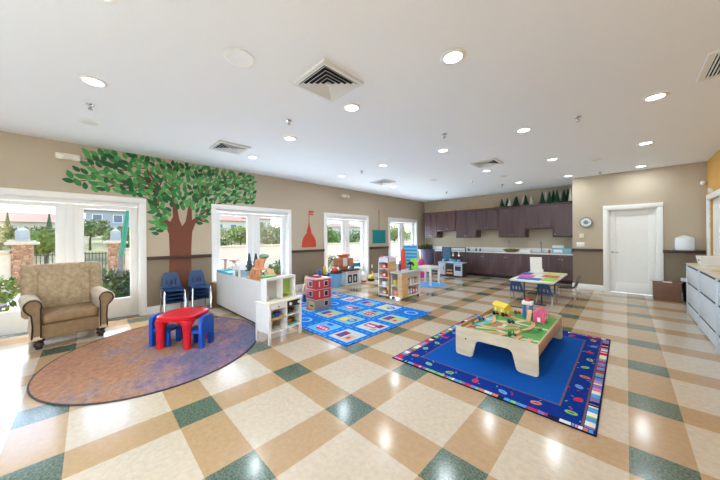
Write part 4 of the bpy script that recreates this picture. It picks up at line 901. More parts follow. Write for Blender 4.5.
for x, lab in [(-6.27, 'left of two pink toy pedestal stands on the turquoise tray'), (-5.78, 'right of two pink toy pedestal stands on the turquoise tray')]:
    t = thing('toy_stand', lab, 'toy', (x, SY+.18, TZs+.0125)); MB(TEAL).lathe([(.05, 0), (.045, .02), (.02, .03)], n=16).build('base', t); MB(PKT).lathe([(.028, .03), (.024, .20), (.04, .235), (.10, .25), (.10, .275), (.001, .275)], n=20).build('top', t)
for x, y, h, lab in [(-5.08, .20, .36, 'left dark toy pine tree on the white shelf'), (-4.84, .22, .37, 'right dark toy pine tree on the white shelf')]:
    t = thing('toy_pine', lab, 'toy tree', (x, SY+y, TZs+.08)); b = MB(mat('pine_dark', (58, 74, 76), .8, noise=.2))
    for j in range(4): b.lathe([(.075*(1-j/4)+.014, .03+j*h*.2), (.012, .03+j*h*.2+h*.3)], n=10)
    b.build('crown', t); MB(WOOD).cyl((0, 0, -.08), (0, 0, .04), .014, n=8).build('stem', t)
t = thing('toy_castle', 'pale blue and white toy cottage beside the toy pines', 'toy', (-5.20, SY+.10, TZs)); t.scale = (1.35, 1.0, 1.35); LB = P_('pale_blue', (168, 196, 214))
MB(LB).box(-.10, -.08, 0, .10, .08, .10, .006).build('body', t); MB(WHITE).prism([(-.12, .10), (.12, .10), (0, .19)], 'y', -.1, .1).build('roof', t); MB(mat('dark_pane', (0, 0, 0))).box(-.03, -.083, .0, .03, -.079, .07).build('doorway', t)
for sx in (-1, 1): MB(WHITE).cyl((sx*.10, -.09, 0), (sx*.10, -.09, .14), .022, .018, 12).cyl((sx*.10, -.09, .14), (sx*.10, -.09, .19), .028, .001, 12).build('turret', t)
t = thing('toy_treehouse', 'orange wooden toy treehouse with green top on the white shelf', 'toy', (-4.50, SY+.16, TZs)); t.scale = (1.25, 1.0, 1.22); OW = P_('orange_wood', (216, 140, 98))
MB(WOOD).box(-.30, -.12, 0, .16, .14, .015, .004).build('base', t); b = MB(OW)
b.tube([(-.05, -.06, .015), (-.01, -.02, .16), (-.04, .02, .30)], [.035, .03, .035], 10); b.build('trunk', t)
b = MB(OW); b.tube([(.10, -.07, .015), (.03, -.03, .14), (.05, .02, .31)], [.03, .026, .04], 10); b.build('second_trunk', t)
MB(WOOD).box(-.13, -.10, .15, .12, .10, .165, .003).build('platform', t); MB(OW).prism([(-.30, .015), (-.14, .015), (-.14, .10), (-.22, .17), (-.30, .10)], 'y', -.03, .05).build('cabin', t)
MB(P_('leaf_green', (110, 150, 110))).ell((.05, .02, .335), .10, .07, .035).build('leafy_top', t); MB(OW).prism([(-.10, .165), (.02, .165), (.0, .24), (-.06, .29), (-.1, .24)], 'y', -.06, .04).build('upper_cabin', t)
b = MB(WOOD)
for k in range(6): b.box(-.17+k*.018, -.11, .02+k*.022, -.15+k*.018, -.085, .028+k*.022)
b.tube([(-.17, -.11, .015), (-.06, -.11, .155)], .005, 6).tube([(-.17, -.085, .015), (-.06, -.085, .155)], .005, 6); b.build('ladder', t)
t = thing('toy_cup', 'turquoise toy bowl behind the orange treehouse', 'toy', (-4.42, SY+.31, TZs)); MB(TEAL).lathe([(.03, 0), (.06, .03), (.075, .09), (.065, .09), (.05, .035), (.001, .02)], n=18).build('bowl', t)
solo(MB(PINE).prism([(-.10, 0), (.09, 0), (-.04, .19), (-.08, .19)], 'y', -.05, .05), 'toy_ramp', 'plain wooden wedge block right of the orange treehouse', 'toy', (-4.27, SY+.24, TZs))
t = thing('toy_fire_engine', 'red toy fire engine at the right end of the white shelf', 'toy', (-4.31, SY+.33, TZs)); MB(P_('red', (0, 0, 0))).box(-.02, -.05, .02, .10, .05, .07, .01).box(.06, -.045, .07, .10, .045, .10, .008).build('body', t)
for q in (.0, .08): MB(BLACK).cyl((q, -.055, .02), (q, .055, .02), .02, n=14).build('wheels', t)
# ================================================================= WHITE TOY KITCHEN
t = thing('toy_kitchen', 'white toy kitchen with hutch and oven, facing the map rug', 'toy kitchen', (-3.43, 1.715, 0), math.radians(10)); W_, D_ = .585, .31
for y in (0, W_-.035):
    for x in (-D_, -.035): MB(LAM).box(x, y, 0, x+.035, y+.035, .54, .003).build('leg', t)
MB(LAM).box(-D_+.002, .004, .15, -.002, .022, .54).build('side_panel', t); MB(LAM).box(-D_+.002, W_-.022, .15, -.002, W_-.004, .54).build('side_panel', t)
MB(LAM).box(-D_+.002, .022, .15, -D_+.014, W_-.022, .54).build('back_panel', t); MB(LAM).box(-D_+.014, W_*.52-.009, .15, -.002, W_*.52+.009, .54).build('divider', t)
b = MB(LAM); b.box(-D_+.014, .022, .15, -.002, W_-.022, .168); b.build('bottom_shelf', t); MB(PINE).box(-D_+.014, .022, .32, -.004, W_*.52-.009, .335).build('middle_shelf', t)
MB(mat('cream_top', (232, 222, 204), .4)).box(-D_-.01, -.006, .54, .008, W_+.006, .562, .005).build('worktop', t)
o = MB(LAM).box(-.012, .038, .465, .004, W_*.52-.012, .535, .003).build('drawer', t); MB(STEEL).cyl((.004, W_*.26, .5), (.018, W_*.26, .5), .012, n=12).build('knob', o)
o = MB(BLACK).box(-.012, W_*.52+.012, .455, .004, W_-.038, .535, .003).build('oven_control_panel', t)
for y in (.62, .90): MB(WHITE).cyl((.004, W_*y, .495), (.018, W_*y, .495), .022, n=18).build('knob', o)
MB(mat('oven_glass', (60, 66, 66), .15)).box(-D_+.02, W_*.52+.012, .31, -D_+.03, W_-.026, .455).build('oven_back', t); MB(LAM).box(-D_+.014, W_*.52+.009, .32, -.004, W_-.022, .333).build('oven_shelf', t)
MB(P_('sea_green', (90, 180, 150))).box(-D_+.03, W_*.52+.012, .169, -.05, W_-.03, .19).build('oven_base', t)
# hutch
HB = -D_+.05; 
MB(LAM).box(HB, .05, .563, HB+.13, .07, .885, .003).build('hutch_side', t); MB(LAM).box(HB, W_-.022, .565, HB+.13, W_, .885, .003).build('hutch_side', t); MB(LAM).box(HB, .07, .85, HB+.13, W_-.022, .885, .003).build('hutch_top', t)
MB(LAM).box(HB, W_*.56-.012, .565, HB+.13, W_*.56+.012, .85).build('hutch_divider', t)
MB(mat('hutch_mesh', (196, 200, 196), .6, noise=.12, scale=60)).box(HB, .07, .565, HB+.01, W_*.56-.012, .85).build('hutch_back', t); MB(P_('pale_lime', (176, 208, 96))).box(HB, W_*.56+.012, .565, HB+.01, W_-.022, .85).build('green_back', t)
rot = math.radians(10)
def kt(x, y, z): return (-3.43+x*math.cos(rot)-y*math.sin(rot), 1.715+x*math.sin(rot)+y*math.cos(rot), z)
for x, y, z, c, lab, r_ in [(-.10, .09, .337, (60, 150, 70), 'green toy bowl on the toy kitchen middle shelf', .055), (-.10, .20, .337, (40, 80, 190), 'blue toy bowl on the toy kitchen middle shelf', .055), (-.14, .40, .335, (44, 36, 36), 'dark toy pot inside the toy oven', .07), (-.14, .49, .335, (70, 44, 36), 'brown toy pan inside the toy oven', .05), (-.12, .41, .192, (206, 120, 50), 'orange toy dish in bottom of toy kitchen', .06), (-.12, .50, .192, (120, 70, 40), 'brown toy bread in bottom of toy kitchen', .045), (-.24, .12, .563, (220, 220, 216), 'pale toy plate in the left hutch window', .05), (-.25, .22, .563, (200, 206, 206), 'pale toy cup in the left hutch window', .035), (-.25, .42, .563, (60, 160, 60), 'green toy pepper in the right hutch window', .04), (-.24, .50, .563, (210, 170, 60), 'yellow toy fruit in the right hutch window', .035)]:
    solo(MB(mat('dish_%d%d%d' % c, c, .45)).lathe([(.001, 0), (r_*.7, 0), (r_, r_*.5), (r_*.95, r_*.9), (r_*.7, r_*.95), (.001, r_*.7)], n=18), 'toy_dish', lab, 'toy', kt(x, y, z))
solo(MB(P_('leaf', (80, 160, 70))).box(-.05, -.13, 0, .05, .13, .022, .01), 'toy_leaf', 'green toy salad lying on top of the toy kitchen hutch', 'toy', kt(-.245, .16, .886), rot)
# ================================================================= DOLLHOUSE
t = thing('dollhouse', 'red three storey dollhouse with grey garage on the map rug', 'dollhouse', (-4.37, 3.17, .011), math.radians(0)); DR = P_('dollhouse_red', (190, 48, 64)); DG = P_('dollhouse_grey', (150, 138, 132)); TRM = P_('dollhouse_trim', (206, 186, 176))
MB(DG).box(-.34, 0, 0, 0, .38, .20, .003).build('garage_floor', t); MB(DR).box(-.34, 0, .205, 0, .38, .405, .003).build('middle_floor', t); MB(DR).box(-.34, 0, .41, 0, .38, .605, .003).build('upper_floor', t)
MB(TRM).box(-.355, -.012, .605, .012, .392, .625, .003).build('roof', t)
for z in (.198, .402): MB(TRM).box(-.345, -.006, z, .006, .386, z+.010, .002).build('floor_band', t)
WN = P_('window_black', (26, 24, 28))
for z in (.07, .27, .47):
    for y in (.25,): o = MB(TRM).box(.0, y-.055, z-.012, .006, y+.055, z+.10).build('window', t); MB(WN).box(.006, y-.04, z, .008, y+.04, z+.088).build('pane', o)
    if z > .1:
        o = MB(TRM).box(-.24, -.006, z-.012, -.12, .0, z+.10).build('window', t); MB(WN).box(-.225, -.008, z, -.135, -.006, z+.088).build('pane', o)
        MB(P_('dollhouse_cream', (226, 200, 150))).box(.0, .07, z-.01, .005, .095, z+.10).build('drainpipe', t)
o = MB(P_('garage_yellow', (220, 180, 110))).box(-.25, -.006, .01, -.05, .0, .16).build('garage_door', t); MB(WN).box(-.20, -.008, .06, -.08, -.006, .09).build('pane', o)
MB(P_('dollhouse_violet', (140, 120, 190))).box(-.44, .06, .205, -.345, .30, .44, .004).build('side_balcony', t)
solo(MB(P_('dollhouse_red', (0, 0, 0))).box(-.10, -.06, 0, .10, .06, .03, .006).m(WHITE).box(-.05, -.04, .03, .04, .04, .045, .004), 'toy_car', 'red and white toy car on the dollhouse roof', 'toy', (-4.58, 3.33, .638), .3)
t = thing('toy_peg_doll', 'tan wooden peg figure behind the red dollhouse', 'toy', (-5.2, 3.52, .0105)); MB(WOOD).lathe([(.10, 0), (.10, .30), (.085, .36), (.05, .40), (.05, .46), (.055, .52), (.03, .58), (.001, .59)], n=20).build('body', t); MB(P_('navy', (30, 50, 90))).lathe([(.103, .0), (.104, .16), (.101, .17)], n=20).build('blue_base', t)
# ================================================================= TOYS ALONG THE THIRD WINDOW
DKG = P_('charcoal', (56, 56, 60)); LBL = P_('sky_blue', (120, 176, 226)); PALE = P_('pale_grey', (206, 212, 212))
t = thing('play_workbench', 'dark low play bench behind the red dollhouse', 'toy', (-6.28, 4.57, 0)); MB(DKG).box(-.17, -.30, .34, .17, .32, .40, .006).build('top', t); MB(mat('bench_grey', (110, 104, 100), .6)).box(-.15, -.28, 0, .15, .30, .34, .004).build('body', t)
t = thing('storage_tub', 'sky blue open tub with dark rim by the third window', 'tub', (-6.12, 5.12, 0)); MB(LBL).lathe([(.001, .0), (.16, 0), (.22, .42), (.20, .42), (.15, .03), (.001, .03)], n=24).build('tub', t); MB(DKG).lathe([(.205, .42), (.235, .42), (.235, .45), (.205, .45), (.205, .42)], n=24).build('rim', t)
t = thing('toy_basketball', 'orange red toy ball resting in the sky blue tub', 'ball', (-6.12, 5.12, .452)); MB(P_('ball_red', (214, 76, 50))).ell((0, 0, .05), .10, .10, .10, 18, 12).build('ball', t)
t = thing('play_stove', 'pale grey play stove with two black oven windows under third window', 'toy kitchen', (-6.12, 5.68, 0))
MB(PALE).box(-.17, -.27, .02, .17, .27, .44, .006).build('body', t); MB(mat('dark_counter', (78, 62, 56), .4)).box(-.19, -.29, .44, .19, .29, .49, .006).build('counter', t); MB(P_('pinkstrip', (214, 170, 176))).box(.17, -.2, .36, .176, .2, .42).build('control_strip', t); MB(PINE).box(-.16, -.25, 0, .16, .25, .02).build('plinth', t)
for y in (-.11, .11):
    o = MB(BLACK).box(.17, y-.085, .08, .178, y+.085, .33, .003).build('oven_door', t); MB(PALE).box(.178, y-.03, .13, .181, y+.03, .27).build('oven_window', o)
t = thing('market_stall', 'wooden toy market stall with orange awning on the play stove', 'toy', (-6.18, 5.50, .492)); MWD = woodmat('stall_wood', (172, 112, 80), (192, 132, 98), .5)
MB(MWD).box(-.08, -.30, .10, .10, -.12, .36, .006).build('left_wing', t); MB(MWD).box(-.08, .14, .08, .10, .34, .34, .006).build('right_wing', t)
MB(MWD).box(-.08, -.12, .0, .08, .14, .40, .004).build('centre_body', t); MB(P_('stall_cream', (226, 206, 184))).box(.08, -.07, .10, .09, .10, .35).build('window_panel', t)
b = MB(P_('awning', (214, 92, 60))); b.box(-.09, -.17, .40, .12, .19, .46, .02); b.build('awning', t); MB(P_('awning', (0, 0, 0))).box(.06, -.12, .02, .10, .12, .07, .01).build('front_ledge', t)
for z in (.16, .28): MB(MWD).box(.10, -.29, z, .14, -.13, z+.012).build('side_shelf', t)
solo(MB(YEL).lathe([(.05, 0), (.055, .12), (.03, .14), (.05, .16), (.04, .22), (.001, .23)], n=14), 'toy_figure', 'yellow toy figure on the dark bench left of market stall', 'toy', (-6.24, 4.84, .402))
solo(MB(CYA).lathe([(.05, 0), (.06, .10), (.02, .14), (.001, .15)], n=14), 'toy_figure', 'blue toy figure on the dark bench behind dollhouse', 'toy', (-6.28, 4.70, .402))
t = thing('toy_vacuum', 'white and turquoise upright toy panel right of the play stove', 'toy', (-6.12, 6.07, 0)); MB(WHITE).box(-.08, -.07, 0, .08, .07, .52, .01).build('panel', t); MB(P_('teal', (0, 0, 0))).box(-.06, .07, .0, .06, .11, .46, .008).build('turquoise_side', t)
t = thing('toy_bag', 'white lidded toy bucket next to turquoise toy panel', 'toy', (-6.12, 6.32, 0)); MB(WHITE).lathe([(.001, 0), (.10, 0), (.12, .22), (.12, .24), (.08, .26), (.03, .36), (.001, .37)], n=18).build('bucket', t); MB(P_('red', (0, 0, 0))).lathe([(.102, .01), (.112, .06), (.104, .07)], n=18).build('red_band', t)
t = thing('toy_digger', 'yellow and black toy digger at right of third window', 'toy', (-6.08, 6.66, 0)); MB(BLACK).box(-.10, -.07, 0, .10, .07, .08, .015).build('tracks', t); MB(YEL).box(-.06, -.06, .08, .06, .06, .18, .01).build('cab', t); MB(YEL).tube([(.05, 0, .14), (.10, 0, .26), (.05, -.02, .34)], .02).build('arm', t)
for y, z, c, lab in [(5.98, .492, (50, 120, 130), 'teal toy bin behind the turquoise panel'), ]:
    solo(MB(mat('teal_bin', c, .5)).box(-.10, -.0, 0, .06, .0+.11, .17, .008), 'toy_bin', lab, 'toy', (-6.2, y-.14, z))
solo(MB(mat('teal_bin', (0, 0, 0))).box(-.06, -.16, 0, .06, .16, .62, .01), 'toy_bin', 'tall dark teal toy box against wall right of play stove', 'toy', (-6.42, 6.3, 0))
# ================================================================= SHOP SHELVES
GC = mat('grey_counter', (176, 178, 170), .5, noise=.05)
t = thing('shop_tower', 'tall narrow wooden toy cubby shelf beside the shop counter', 'shelf', (-4.16, 5.15, 0))
hw, D = .155, .155
MB(LAM).box(-hw, -D, .06, -hw+.015, D, .87).build('side_panel', t); MB(PINE).box(hw-.015, -D, .06, hw, D, .87).build('wood_side', t); MB(PINE).box(-hw+.015, D-.012, .06, hw-.015, D, .87).build('back_panel', t)
for z in (.06, .27, .48, .69, .855): MB(LAM).box(-hw+.015, -D, z, hw-.015, D-.012, z+.015).build('shelf_board', t)
for x, y in ((-.13, -.13), (.13, -.13), (-.13, .13), (.13, .13)): MB(BLACK).cyl((x, y, 0), (x, y, .06), .025, .018, 12).build('foot', t)
for z, c, lab in [(.705, (214, 60, 50), 'red toy jar in the top cubby of the tall shelf'), (.495, (220, 70, 46), 'red and orange toy in second cubby of tall shelf'), (.285, (224, 224, 222), 'white toy carton in third cubby of tall shelf'), (.075, (180, 126, 80), 'brown toy box in the bottom cubby of tall shelf')]:
    solo(MB(mat('cub_%d' % int(z*1000), c, .5)).box(-.07, -.06, 0, .06, .06, .10, .012).m(WHITE).box(-.03, -.061, .03, .03, -.0605, .07), 'toy_jar', lab, 'toy', (-4.17, 5.10, z))
t = thing('clear_bin', 'clear bin of pink toys on top of tall cubby shelf', 'bin', (-4.16, 5.15, .872)); CLR = mat('cloudy_plastic', (222, 214, 222), .3)
b = MB(CLR); [b.box(*q) for q in ((-.15, -.15, 0, .15, .15, .006), (-.15, -.15, .006, .15, -.144, .09), (-.15, .144, .006, .15, .15, .09), (-.15, -.144, .006, -.144, .144, .09), (.144, -.144, .006, .15, .144, .09))]; b.build('bin', t)
b = MB(DKG); b.tube([(-.15, -.15, .0), (-.15, -.15, .16), (.15, -.15, .16), (.15, -.15, 0)], .006); b.build('wire_handle', t)
RR = random.Random(8)
for k in range(9):
    c = [(236, 150, 180), (240, 190, 206), (190, 150, 210), (236, 226, 226)][k % 4]; x, y = -.09+.09*(k % 3), -.09+.09*(k//3)
    solo(MB(mat('pinktoy_%d' % (k % 4), c, .5)).ell((0, 0, .055), .042, .042, .055, 12, 8), 'pink_toy', 'soft toy ball in the clear bin on tall cubby shelf', 'toy', (-4.16+x, 5.15+y, .879), group='toys in the clear bin')
t = thing('shop_counter', 'low grey topped toy shop counter with wooden end panel', 'toy shop', (-3.80, 5.40, 0)); x0, x1, y0, y1 = -.16, .17, -.38, .38
MB(GC).box(x0-.01, y0-.01, .60, x1+.01, y1+.01, .65, .004).build('top', t); MB(PINE).box(x1-.13, y0, .06, x1, y0+.016, .60).build('wood_front', t); MB(LAM).box(x0, y0+.016, .06, x0+.015, y1, .60).build('back_panel', t)
MB(PINE).box(x1-.015, y0+.016, .06, x1, y0+.24, .60).build('end_panel', t); MB(LAM).box(x0+.015, y1-.015, .06, x1, y1, .60).build('far_panel', t)
for z in (.06, .31): MB(LAM).box(x0+.015, y0+.016, z, x1-.016, y1-.015, z+.015).build('shelf_board', t)
MB(GC).box(x1-.012, y0+.24, .50, x1, y1-.015, .60).build('top_rail', t)
for x, y in ((x0+.03, y0+.05), (x1-.04, y0+.05), (x0+.03, y1-.05), (x1-.04, y1-.05)): MB(BLACK).cyl((x, y, 0), (x, y, .06), .028, .018, 12).build('foot', t)
for k, (y, z, c, lab) in enumerate([(5.34, .326, (206, 70, 60), 'red toy carton on upper shelf of shop counter'), (5.45, .326, (232, 232, 232), 'white toy bottle carton on upper shop shelf'), (5.57, .326, (200, 206, 214), 'pale toy carton on upper shop shelf'), (5.68, .326, (214, 150, 60), 'orange toy carton on upper shop shelf'), (5.36, .076, (220, 190, 80), 'yellow toy packet on lower shelf of shop counter'), (5.47, .076, (150, 176, 214), 'blue toy packet on lower shop shelf'), (5.58, .076, (190, 80, 70), 'dark red toy packet on lower shop shelf'), (5.69, .076, (160, 110, 80), 'brown toy packet on lower shop shelf')]):
    solo(MB(mat('pack_%d' % k, c, .5)).box(-.035, -.04, 0, .035, .04, .15, .008).m(WHITE).box(.035, -.02, .04, .0355, .02, .11), 'toy_packet', lab, 'toy', (-3.72, y, z))
for k, (z, c, lab) in enumerate([(.326, (190, 180, 60), 'yellow green toy packet at the near end of shop counter'), (.076, (206, 120, 90), 'orange toy packet at the near end of shop counter')]): solo(MB(mat('packn_%d' % k, c, .5)).box(-.06, -.03, 0, .05, .03, .13, .01), 'toy_packet', lab, 'toy', (-3.86, 5.09, z))
t = thing('toy_scanner', 'black toy scanner on a stalk on the shop counter', 'toy', (-3.80, 5.62, .651)); MB(BLACK).cyl((0, 0, 0), (0, 0, .015), .05).build('base', t); MB(BLACK).cyl((0, 0, .015), (0, 0, .13), .014).build('stalk', t); MB(BLACK).prism([(-.09, .10), (-.05, .17), (.0, .20), (.06, .18), (.10, .10), (.05, .13), (-.04, .13)], 'y', -.03, .03).build('head', t)
t = thing('toy_bottle', 'dark purple toy bottle on the shop counter beside tall shelf', 'toy', (-3.88, 5.28, .651)); MB(P_('purple', (90, 44, 100))).lathe([(.001, 0), (.035, 0), (.035, .13), (.014, .17), (.014, .22), (.001, .22)], n=16).build('bottle', t); MB(P_('red', (0, 0, 0))).cyl((0, 0, .22), (0, 0, .25), .017, n=12).build('cap', t)
t = thing('play_easel', 'tall orange red plastic play panel behind the shop counter', 'toy', (-4.44, 6.25, 0), .35); MB(P_('easel_red', (226, 78, 50))).prism([(-.13, 0), (.20, 0), (.20, .10), (.05, .62), (.02, 1.08), (-.03, 1.16), (-.08, 1.08), (-.10, .62)], 'y', -.03, .03).build('panel', t); MB(P_('easel_red', (0, 0, 0))).box(-.16, -.16, 0, .22, .16, .04, .01).build('foot', t)
t = thing('lime_panel', 'lime green plastic panel beside the orange red play panel', 'toy', (-4.09, 6.20, 0), .45); MB(LIM).box(-.09, -.02, .04, .11, .02, .86, .015).build('panel', t); MB(LIM).box(-.1, -.11, 0, .12, .11, .04, .01).build('foot', t)
# pocket chart on a stand
t = thing('pocket_chart', 'bright blue pocket chart with seven rows hanging on a stand', 'pocket chart', (-4.67, 6.88, 0), .55); t.scale = (.84, 1, .99); PB = P_('chart_blue', (30, 140, 206)); PC = P_('chart_pocket', (120, 196, 230))
for sx in (-1, 1): MB(PALE).tube([(sx*.26, 0, .03), (sx*.26, 0, 1.24)], .013).build('post', t); MB(PALE).tube([(sx*.26, -.2, .02), (sx*.26, .2, .02)], .014).build('foot_bar', t)
MB(PALE).tube([(-.26, 0, 1.24), (.26, 0, 1.24)], .013).build('top_bar', t)
MB(PB).box(-.245, -.006, .34, .245, .002, 1.215, .002).build('chart_sheet', t)
for k in range(8): MB(PC).box(-.235, -.016, .37+k*.103, .235, -.007, .425+k*.103, .003).build('pocket', t)
# white activity table, mat and chair
t = thing('round_mat', 'round light blue mat under the white activity table', 'mat', (-4.36, 7.36, 0)); MB(mat('mat_lightblue', (110, 164, 214), .9, noise=.1, scale=30)).lathe([(.001, 0), (.56, 0), (.56, .008), (.001, .008)], n=40).build('mat', t)
t = thing('activity_table', 'small white activity table on the round blue mat', 'table', (-4.36, 7.38, .009)); t.scale = (1.05, 1.05, 1.15); MB(WHITE).box(-.25, -.27, .44, .25, .27, .47, .006).build('table_top', t); MB(P_('traycream', (232, 222, 204))).box(-.2, -.2, .47, .2, .2, .49, .004).build('tray', t)
for x in (-.22, .22):
    for y in (-.24, .24): MB(WHITE).box(x-.025, y-.025, 0, x+.025, y+.025, .44, .004).build('leg', t)
for y in (-.245, .235): MB(WHITE).box(-.2, y, .36, .2, y+.012, .44).build('apron', t)
t = thing('white_chair', 'white childrens chair left of the small white activity table', 'chair', (-4.72, 7.05, 0), .3); t.scale = (1, 1, 1.15); MB(WHITE).box(-.15, -.15, .26, .15, .15, .285, .006).build('seat', t); MB(WHITE).box(-.15, -.15, .285, -.125, .15, .56, .006).build('backrest', t)
for x in (-.13, .13):
    for y in (-.13, .13): MB(WHITE).box(x-.016, y-.016, 0, x+.016, y+.016, .26, .003).build('leg', t)
t = thing('stacking_cone', 'magenta and yellow toy cone beyond the blue pocket chart', 'toy', (-5.32, 8.55, 0)); MB(P_('magenta', (196, 40, 130))).lathe([(.14, 0), (.14, .55), (.11, .60), (.05, .66), (.001, .66)], n=18).build('base', t); MB(YEL).lathe([(.045, .65), (.03, .8), (.012, 1.0), (.001, 1.0)], n=12).build('tip', t)
# lavender tub with plant
t = thing('planter', 'lavender tub with dark leafy plant in the left kitchen corner', 'planter', (-5.75, 9.66, 0)); LAV = mat('lavender_plastic', (104, 98, 130), .35, noise=.04)
MB(LAV).lathe([(.001, 0), (.20, 0), (.31, .93), (.33, .93), (.33, .97), (.295, .97), (.21, .3), (.001, .3)], n=32).build('tub', t); MB(mat('soil', (62, 50, 42), 1, noise=.3)).lathe([(.001, .88), (.28, .88), (.28, .9), (.001, .9)], n=24).build('soil', t)
b = MB(); leaves(b, (0, 0, 1.05), (.26, .26, .13), 160, .06, [mat('houseplant_dark', (36, 52, 34), .6, noise=.3), LEAF['dark']]); b.build('foliage', t, smooth=0, recalc=False)
# grey play kitchen in front of the cabinets
t = thing('play_kitchen', 'large grey play kitchen with dark frame before the base cabinets', 'toy kitchen', (-4.585, 9.48, 0)); KG = P_('kitchen_grey', (186, 196, 212)); KD = P_('kitchen_dark', (52, 48, 50)); hw = .465
MB(KD).box(-hw, -.17, .03, hw, .17, .50, .005).build('carcass', t); MB(KG).box(-hw-.01, -.19, .50, hw+.01, .18, .53, .005).build('counter', t)
o = MB(KG).box(-hw+.01, -.185, .06, -.18, -.17, .49, .004).build('door', t); MB(KD).cyl((-.24, -.2, .38), (-.24, -.2, .24), .008, n=8).build('handle', o)
MB(BLACK).box(-.165, -.178, .05, .13, -.17, .44, .003).build('open_cubby', t); MB(P_('toyfood', (206, 140, 90))).box(-.14, -.19, .10, .10, -.178, .17, .004).build('orange_drawer', t); MB(P_('toyfood', (0, 0, 0))).box(-.12, -.19, .22, .08, -.178, .27, .004).build('middle_drawer', t)
o = MB(KG).box(.145, -.185, .06, hw-.01, -.17, .49, .004).build('oven_door', t); MB(BLACK).box(.19, -.19, .24, .41, -.184, .40, .003).build('oven_window', o); MB(KD).cyl((.19, -.2, .44), (.41, -.2, .44), .008, n=8).build('handle', o)
MB(WHITE).box(-.16, -.1, .53, .1, .08, .545, .004).build('sink', t)
for a, c in ((-hw, -hw+.03), (-.13, -.10), (hw-.03, hw)): MB(KD).box(a, .12, .53, c, .15, 1.08, .003).build('frame_post', t)
MB(KD).box(-hw+.03, .12, 1.05, hw-.03, .15, 1.08, .003).build('frame_bar', t); MB(mat('chalkboard_blue', (40, 86, 122), .4, noise=.15, scale=8)).box(-hw+.03, .13, .58, -.13, .145, 1.05).build('board', t); MB(KD).box(-.10, .125, .78, hw-.03, .148, .80).build('hanging_bar', t)
for k, (x, c, lab) in enumerate([(-.30, (80, 190, 180), 'turquoise toy cup at left on the grey play kitchen'), (-.02, (90, 190, 210), 'turquoise toy pot at middle of the grey play kitchen'), (.12, (70, 160, 190), 'teal toy pot right of the middle on play kitchen'), (.28, (90, 180, 214), 'pale teal toy pan at right on the grey play kitchen')]):
    solo(MB(mat('pot_%d' % k, c, .4)).lathe([(.001, 0), (.055, 0), (.06, .10), (.05, .10), (.045, .02), (.001, .02)], n=16).m(KD).box(.058, -.01, .07, .11, .01, .085), 'toy_pot', lab, 'toy', (-4.585+x, 9.42, .546 if -.16 < x < .1 else .531))
for k, (x, lab) in enumerate([(-.02, 'left white toy ladle hanging on the play kitchen bar'), (.20, 'right white toy spatula hanging on the play kitchen bar')]): solo(MB(WHITE).box(-.012, -.005, -.14, .012, .005, 0).ell((0, 0, -.16), .04, .012, .04, 12, 6), 'toy_utensil', lab, 'toy', (-4.585+x, 9.599, .93))
# ================================================================= RIGHT SIDE
FC = mat('filing_grey', (200, 206, 214), .35, noise=.02); GAP = mat('drawer_gap', (52, 52, 58), .6)
cl = ['far lateral filing cabinet with grey drawers, next to black bin', 'second lateral filing cabinet from the far wall', 'nearest lateral filing cabinet, cut by the right frame edge']
for k, (a, c) in enumerate([(6.67, 7.83), (5.50, 6.66), (4.33, 5.49)]):
    t = thing('filing_cabinet', cl[k], 'filing cabinet', (.80, (a+c)/2, 0), group='grey lateral filing cabinets by the ochre wall'); hw = (c-a)/2
    MB(FC).box(.02, -hw, .0, .44, hw, .90, .004).box(-.008, -hw, 0, .02, -hw+.03, .90, .002).box(-.008, hw-.03, 0, .02, hw, .90, .002).build('carcass', t)
    for z0, z1 in ((.03, .215), (.225, .585), (.595, .895)):
        o = MB(FC).box(-.002, -hw+.034, z0, .02, hw-.034, z1-.02, .004).build('drawer', t); MB(GAP).box(.004, -hw+.034, z1-.02, .02, hw-.034, z1+.008).build('finger_pull', o)
t = thing('cabinet_top', 'long beige top board over the grey filing cabinets', 'worktop', (.80, 6.08, .904)); MB(woodmat('beige_laminate', (198, 188, 172), (208, 198, 184), .4)).box(-.005, -1.75, 0, .44, 1.75, .028, .005).build('board', t)
t = thing('white_bin', 'white plastic bin on the filing cabinets near far corner', 'bin', (1.05, 7.62, .933)); b = MB(WHITE)
V = [(-.13, -.28, 0), (.15, -.28, 0), (.15, .13, 0), (-.13, .13, 0), (-.155, -.31, .15), (.175, -.31, .15), (.175, .16, .15), (-.155, .16, .15), (-.135, -.29, .15), (.155, -.29, .15), (.155, .14, .15), (-.135, .14, .15), (-.115, -.265, .012), (.135, -.265, .012), (.135, .115, .012), (-.115, .115, .012)]
b.add(V, [[3, 2, 1, 0]]+[[i+o, (i+1) % 4+o, (i+1) % 4+o+4, i+o+4] for o in (0, 4, 8) for i in range(4)]+[[12, 13, 14, 15]]); b.build('bin', t)
MB(GAP).box(-.150, -.12, .07, -.142, -.02, .09, .002).build('grip_slot', t)
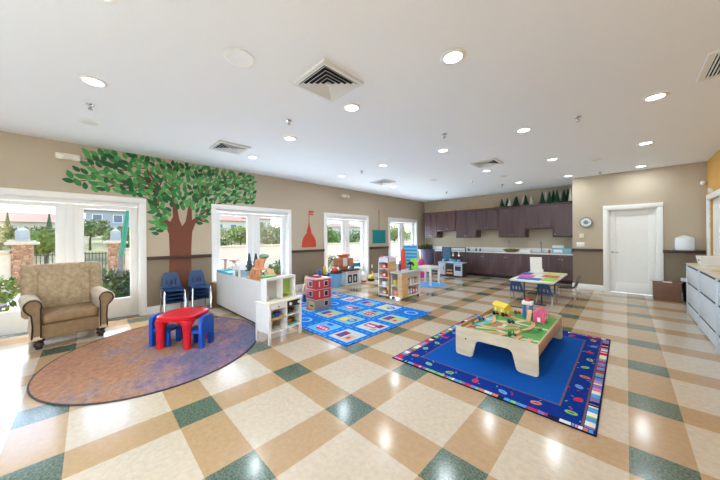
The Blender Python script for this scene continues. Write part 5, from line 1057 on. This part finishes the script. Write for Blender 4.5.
for k, (x, y, a, c, lab) in enumerate([(.95, 6.95, .3, (230, 222, 206), 'cream paper sheet lying in front of the white bin'), (.98, 6.3, -.2, (206, 190, 130), 'yellowish paper sheet nearer the right frame edge'), (.90, 7.68, .1, (206, 186, 130), 'small tan paper at the far end of filing cabinets')]): solo(MB(mat('sheet_%d' % k, c, .7)).box(-.11, -.15, 0, .11, .15, .004), 'paper_sheet', lab, 'paper', (x, y, .933), a)
CB = mat('brown_box_card', (120, 84, 66), .7, noise=.06); 
t = thing('cardboard_box', 'brown closed cardboard box on the floor right of white door', 'box', (.635, 9.1, 0), .02); MB(CB).box(-.20, -.17, 0, .20, .17, .40, .004).build('carton', t)
for sx in (-1, 1): MB(CB).add([(sx*.20, -.17, .40), (sx*.20, .17, .40), (sx*.225, .17, .44), (sx*.225, -.17, .44), (sx*.205, -.17, .40), (sx*.205, .17, .40), (sx*.231, .17, .437), (sx*.231, -.17, .437)], [[0, 1, 2, 3], [7, 6, 5, 4], [0, 3, 7, 4], [1, 5, 6, 2], [2, 6, 7, 3], [0, 4, 5, 1]]).build('flap', t)
MB(CB).box(-.20, -.172, .34, .20, -.168, .342).build('crease', t); MB(WHITE).box(-.05, -.05, .40, .08, .06, .415, .003).build('white_slip', t)
t = thing('waste_bin', 'black waste bin with pale liner beside the cardboard box', 'bin', (1.01, 9.24, 0)); b = MB(BLACK); b.lathe([(.001, 0), (.12, 0), (.15, .50), (.14, .50), (.112, .02), (.001, .02)], n=24); b.build('bin', t); MB(mat('bin_liner', (196, 204, 210), .4)).lathe([(.151, .44), (.157, .455), (.157, .505), (.14, .507), (.14, .50), (.151, .50)], n=24).build('liner', t)
t = thing('white_cooker', 'white round lidded canister on the dark ledge by the corner', 'canister', (.925, YF-.155, 1.117)); MB(mat('canister_white', (232, 234, 240), .3)).lathe([(.001, 0), (.135, 0), (.145, .03), (.145, .25), (.138, .27), (.001, .27)], n=36).build('body', t); MB(mat('canister_lid', (226, 220, 206), .35)).lathe([(.14, .27), (.11, .29), (.03, .33), (.001, .335)], n=36).build('lid', t)
t = thing('ledge', 'short dark ledge on the far wall carrying the white canister', 'ledge', (.92, YF, 1.116)); MB(RAIL).box(-.19, -.32, -.022, .19, -.036, 0, .004).build('board', t)

#OBJ4#
